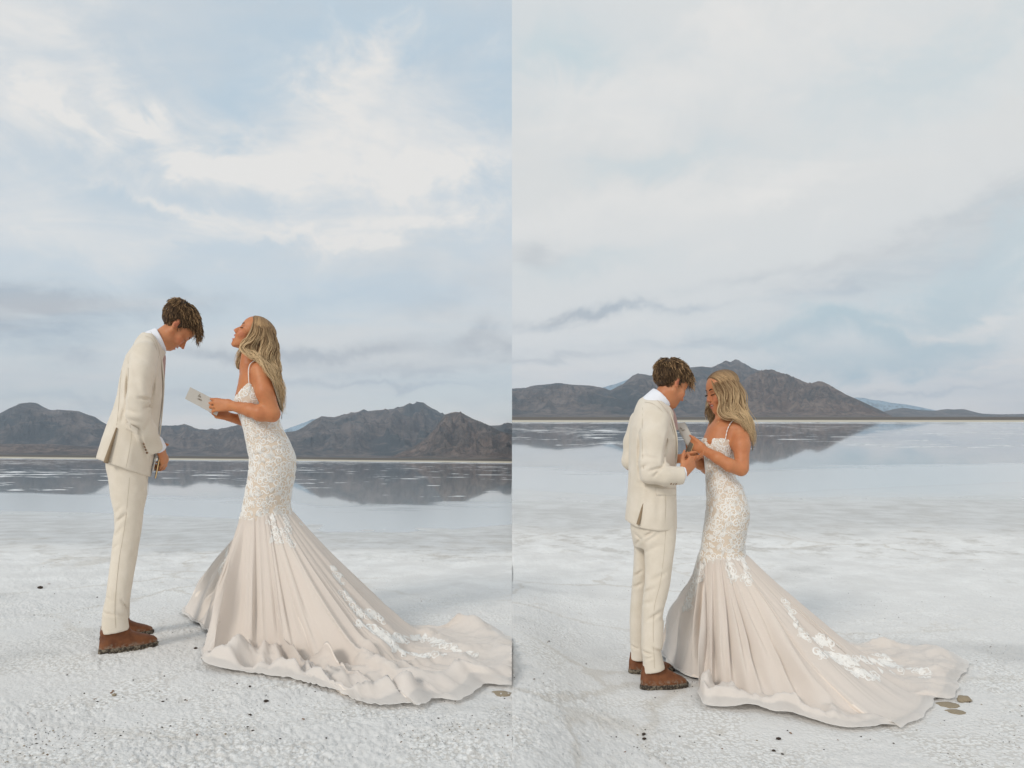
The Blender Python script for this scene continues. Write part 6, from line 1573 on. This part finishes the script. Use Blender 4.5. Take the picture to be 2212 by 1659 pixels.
def book_left():
    fg = GL; P = fg.p
    t = bpy.data.objects.new('vow_book', None); link(t, None, label='small dark book with gilt edge held low in the bowing groom hands', category='book')
    t.location = fg.root.location; t.rotation_euler = fg.root.rotation_euler; t.scale = fg.root.scale
    for nm, off, w_, m in (('cover', -2.2, 1.3, M_BOOK), ('pages', 0.0, 1.6, M_GOLD), ('cover', 2.2, 1.3, M_BOOK)):
        a, b = P(346+off, 985, -.03), P(336.2+off*.55, 1033.5, -.03)
        V, f = quad_box([a-[0, .035, 0], b-[0, .035, 0], b+[0, .045, 0], a+[0, .045, 0]], unit([1, 0, .2]), 0.0042 if m is M_GOLD else 0.0022); mesh_obj(nm, V, f, m, t, smooth=False)
def props_right():
    fg = BR; P = fg.p
    t = bpy.data.objects.new('vow_card', None); link(t, None, label='pale card with handwritten words that the reading bride holds upright', category='card')
    t.location = fg.root.location; t.rotation_euler = fg.root.rotation_euler; t.scale = fg.root.scale
    a, b, c, d = P(1456.5, 914.5, -.085), P(1483, 962, -.135), P(1499, 951, -.12), P(1478.5, 911, -.075)
    rows = []
    n = unit(np.cross(d-a, b-a)); n = n if n[1] < 0 else -n
    for u in np.linspace(0, 1, 8): rows.append([a+(d-a)*u+n*0.004*math.sin(u*math.pi), b+(c-b)*u])
    rows = np.array(rows); V = rows.reshape(-1, 3); V2 = V-n*0.0012; f = grid_faces(8, 2)
    mesh_obj('front_leaf', np.concatenate([V, V2]), [f, f[:, ::-1]+16, np.array([[0, 1, 17, 16], [14, 15, 31, 30]])], M_CARD, t)
    V3 = V-n*0.006+[.002, 0, -.003]; V4 = V3-n*0.0012; mesh_obj('back_leaf', np.concatenate([V3, V4]), [f, f[:, ::-1]+16, np.array([[0, 1, 17, 16], [14, 15, 31, 30]])], M_CARD, t)
    ex = unit(d-a); ey = unit(a-b)
    script(['his', 'vows'], a+ex*0.010-ey*0.042+n*0.005, ex, ey, n, 0.0088, 0.0005, M_INK, t)
    t = bpy.data.objects.new('vow_book', None); link(t, None, label='brown book with gold script and gilt edge held between both hands below the card', category='book')
    t.location = fg.root.location; t.rotation_euler = fg.root.rotation_euler; t.scale = fg.root.scale
    a, b, c, d = P(1489, 953, -.140), P(1470.5, 996, -.150), P(1483, 998, -.150), P(1497, 959, -.140)
    n = unit(np.cross(d-a, b-a)); n = n if n[1] < 0 else -n
    V, f = quad_box([a, b, c, d], n, 0.0024); cv = mesh_obj('cover', V, f, M_BOOK, t, smooth=False)
    q = [x-n*0.0045 for x in (a, b, c+[.002, 0, 0], d+[.002, 0, 0])]; V, f = quad_box(q, n, 0.006); mesh_obj('pages', V, f, M_GOLD, t, smooth=False)
    V, f = quad_box([x-n*0.009 for x in (a, b, c, d)], n, 0.0024); mesh_obj('cover', V, f, M_BOOK, t, smooth=False)
    ex = unit(d-a); ey = unit(a-b)
    script(['his'], b+ey*0.050+ex*0.004+n*0.0014, ex, ey, n, 0.0095, 0.0007, M_GOLD, t); script(['vows'], b+ey*0.034+ex*0.001+n*0.0014, ex, ey, n, 0.0085, 0.0007, M_GOLD, t)
card_left(); book_left(); props_right()

# ------------------------------------------------------------------ stones and dark crumbs on the salt
def stone_mat(name, a, b):
    m, t, p = mat_new(name); tc = t.n.new('ShaderNodeTexCoord'); n = t.noise(tc.outputs['Object'], 40, 5, 0.7)
    t.put(p.inputs['Base Color'], t.mix(t.ss(n, 0.35, 0.65), a, b)); p.inputs['Roughness'].default_value = 0.9
    t.put(p.inputs['Normal'], t.bump(n, 0.7, 0.004)); return m
M_STONE = stone_mat('tan mud stone', (0.24, 0.19, 0.13), (0.46, 0.38, 0.27)); M_CRUMB = stone_mat('dark brown crumb', (0.022, 0.015, 0.012), (0.075, 0.05, 0.035)); M_TWIG = stone_mat('reddish plant bit', (0.20, 0.09, 0.045), (0.34, 0.20, 0.11))
def stone_mesh(seed, sub=2, flat=0.6, stretch=1.3):
    import bmesh
    bm = bmesh.new(); bmesh.ops.create_icosphere(bm, subdivisions=sub, radius=1.0)
    co = np.array([v.co[:] for v in bm.verts])
    d = 1+0.42*fbm(co[:, 0]*1.3+seed, co[:, 1]*1.3, co[:, 2]*1.3, 4, seed)
    for v, c, k in zip(bm.verts, co, d): v.co = (c[0]*k*stretch, c[1]*k, c[2]*k*flat)
    me = bpy.data.meshes.new('stone'); bm.to_mesh(me); bm.free()
    for p_ in me.polygons: p_.use_smooth = True
    return me
def put_stone(name, px, py, w_px, right, mesh, mat, label, cat, group=None, flat=1.0, rz=0.0, sink=0.25):
    g = ground_pt(px, py, right); r = w_px/2*g[1]/F/1.25
    o = bpy.data.objects.new(name, mesh)
    link(o, None, label=label, category=cat, group=group)
    if not mesh.materials: mesh.materials.append(mat)
    z = float(gz(g[0], g[1], right)); o.location = (g[0], g[1], z+r*flat*0.6*(1-2*sink)); o.scale = (r, r, r*flat); o.rotation_euler = (0, 0, rz)
    return o
big = stone_mesh(3, 3, 0.62, 1.25); big.materials.append(M_STONE)
slab = stone_mesh(8, 3, 0.30, 1.45); slab.materials.append(M_STONE)
put_stone('stone', 2082, 1517, 31, True, big, M_STONE, 'tan stone beside the end of the train', 'stone', rz=0.3)
put_stone('mud_slab', 2046, 1524, 50, True, slab, M_STONE, 'flat slab of tan mud crust showing under the end of the train', 'mud crust', rz=-0.2, sink=0.62)
put_stone('mud_slab', 2064, 1540, 40, True, slab, M_STONE, 'lower flat slab of tan mud crust in front of the upright tan stone', 'mud crust', rz=-0.3, sink=0.62)
o = put_stone('mud_slab', 1082, 1500, 48, False, slab, M_STONE, 'dark flat mud crust under the cut off edge of the train', 'mud crust', rz=-0.3, sink=0.62)
cr = [stone_mesh(s, 1, 0.7, 1.3) for s in range(20, 26)]; [m.materials.append(M_CRUMB) for m in cr]
tw = [stone_mesh(s, 1, 0.35, 2.4) for s in range(30, 33)]; [m.materials.append(M_TWIG) for m in tw]
tn = [stone_mesh(s, 1, 0.7, 1.2) for s in range(40, 43)]; [m.materials.append(M_STONE) for m in tn]
rs = np.random.RandomState(77)
put_stone('clod', 87, 1271, 13, False, cr[0], M_CRUMB, 'lone black clod on the white salt left of the first groom', 'clod', sink=0.1)
put_stone('clod', 423, 1403, 9, False, cr[1], M_CRUMB, 'black clod between the boots and the first bride hem', 'clod', sink=0.1)
put_stone('clod', 575, 1517, 12, False, cr[2], M_CRUMB, 'black clod just in front of the first train', 'clod', sink=0.1)
put_stone('clod', 540, 1545, 9, False, cr[3], M_CRUMB, 'smaller black clod below and left of the one by the first train', 'clod', sink=0.1)
put_stone('clod', 1682, 1598, 12, True, cr[2], M_CRUMB, 'black clod just in front of the second train', 'clod', sink=0.1)
put_stone('clod', 1671, 1624, 9, True, cr[3], M_CRUMB, 'smaller black clod below the one by the second train', 'clod', sink=0.1)
put_stone('clod', 1458, 1484, 8, True, cr[4], M_CRUMB, 'dark clod under the toe of the second groom boot', 'clod', sink=0.1)
put_stone('stone', 2130, 1627, 0.1, True, tn[0], M_STONE, 'x', 'stone') if False else None
pts = {False: [(247,1503,8),(241,1496,7),(244,1493,6),(182,1500,4),(152,1505,3),(205,1510,3),(288,1471,4),(291,1449,3),(257,1514,3),(368,1567,4),(355,1462,3),(425,1588,5),(487,1590,5),(535,1575,6),(546,1580,5),(605,1600,4),(655,1557,5),(705,1599,5),(500,1606,4),(60,1544,4),(122,1537,3),(210,1517,4),(400,1512,4),(352,1516,5),(360,1512,3),(404,1514,3),(540,1490,5),(575,1506,4),(512,1480,3),(460,1492,3),(500,1570,4),(635,1611,3),(740,1543,3),(720,1650,3),(145,1459,3),(118,1283,3),(106,1262,3),(210,1290,3),(1020,1548,3),(1090,1512,4),(1075,1560,3)],
       True: [(1392,1607,9),(1391,1598,8),(1377,1599,4),(1394,1584,4),(1368,1580,3),(1345,1576,3),(1331,1619,4),(1320,1625,3),(1300,1610,4),(1270,1660,3),(1447,1610,4),(1468,1596,4),(1500,1610,3),(1555,1590,4),(1560,1620,4),(1635,1601,4),(1701,1580,3),(1708,1585,4),(1690,1632,5),(1650,1650,3),(1780,1620,3),(1810,1600,3),(1860,1595,4),(1880,1600,3),(1930,1610,3),(1980,1580,3),(2040,1560,3),(2095,1522,4),(2120,1526,4),(1350,1650,3),(1420,1400,3),(1186,1425,4),(1183,1429,3),(1266,1450,3),(1415,1512,3),(1962,1523,3),(1900,1372,3),(1738,1349,4),(1736,1335,3),(1730,1508,3)]}
NTH = 'first second third fourth fifth sixth seventh eighth ninth tenth eleventh twelfth thirteenth fourteenth fifteenth sixteenth seventeenth eighteenth nineteenth twentieth'.split()
def ordinal(i, n):
    k = i if i <= n//2 else n-1-i; side = 'left' if i <= n//2 else 'right'
    return side+'most' if k == 0 else NTH[k]+' from the '+side
for right in (False, True):
    kinds = [rs.choice(3, p=[.6, .2, .2]) for _ in pts[right]]
    for i, (a, b, w) in enumerate(pts[right]):
        kind = kinds[i]; same = sorted((q[0], j) for j, q in enumerate(pts[right]) if kinds[j] == kind); od = ordinal(same.index((a, i)), len(same)); nm, ms, mt = (('crumb', cr, M_CRUMB), ('plant_bit', tw, M_TWIG), ('pebble', tn, M_STONE))[kind]
        side = 'second' if right else 'first'
        put_stone(nm, a, b, w*1.25*rs.uniform(.8, 1.2), right, ms[rs.randint(len(ms))], mt,
                  '%s of the tiny %s before the %s couple' % (od, {'crumb': 'dark crumbs', 'plant_bit': 'reddish plant bits', 'pebble': 'tan pebbles'}[nm], side),
                  {'crumb': 'crumb', 'plant_bit': 'plant bit', 'pebble': 'pebble'}[nm], '%s scattered before the %s couple' % ({'crumb': 'dark crumbs', 'plant_bit': 'plant bits', 'pebble': 'tan pebbles'}[nm], side), flat=rs.uniform(.7, 1.1), rz=rs.uniform(0, 6.28), sink=0.15)
# finer grit: nobody could count it
for right in (False, True):
    b = Bag(); r2 = np.random.RandomState(5+right)
    tet = np.array([[1, 0, -.4], [-.5, .87, -.4], [-.5, -.87, -.4], [0, 0, .8]]); tf = np.array([[0, 1, 3], [1, 2, 3], [2, 0, 3]])
    k = 0
    while k < 900:
        px = r2.uniform(0, 1106)+(1106 if right else 0); py = 1659-abs(r2.normal(0, 200)) if r2.rand() < .75 else r2.uniform(1170, 1500)
        if py < 1165: continue
        g = ground_pt(px, py, right); m = float(fbm(g[0]*1.3, g[1]*1.3, 0.2, 3, 60+right))
        if m < 0.08+0.25*r2.rand(): continue
        s = r2.uniform(.0008, .0028)*r2.choice([1, 1, 1.5]); z = float(gz(g[0], g[1], right)); an = r2.uniform(0, 6.28); c, q = math.cos(an), math.sin(an)
        V = tet*[s*r2.uniform(1, 2.2), s, s*.8]; V = np.stack([V[:, 0]*c-V[:, 1]*q, V[:, 0]*q+V[:, 1]*c, V[:, 2]], -1)+[g[0], g[1], z+s*.3]
        b.add(V, tf, [(0.03, 0.022, 0.016), (0.16, 0.10, 0.06), (0.30, 0.24, 0.17)][r2.choice(3, p=[.5, .25, .25])]); k += 1
    b.obj('grit', col_mat('grit', 0.9, 0.1), None, kind='stuff', smooth=False)
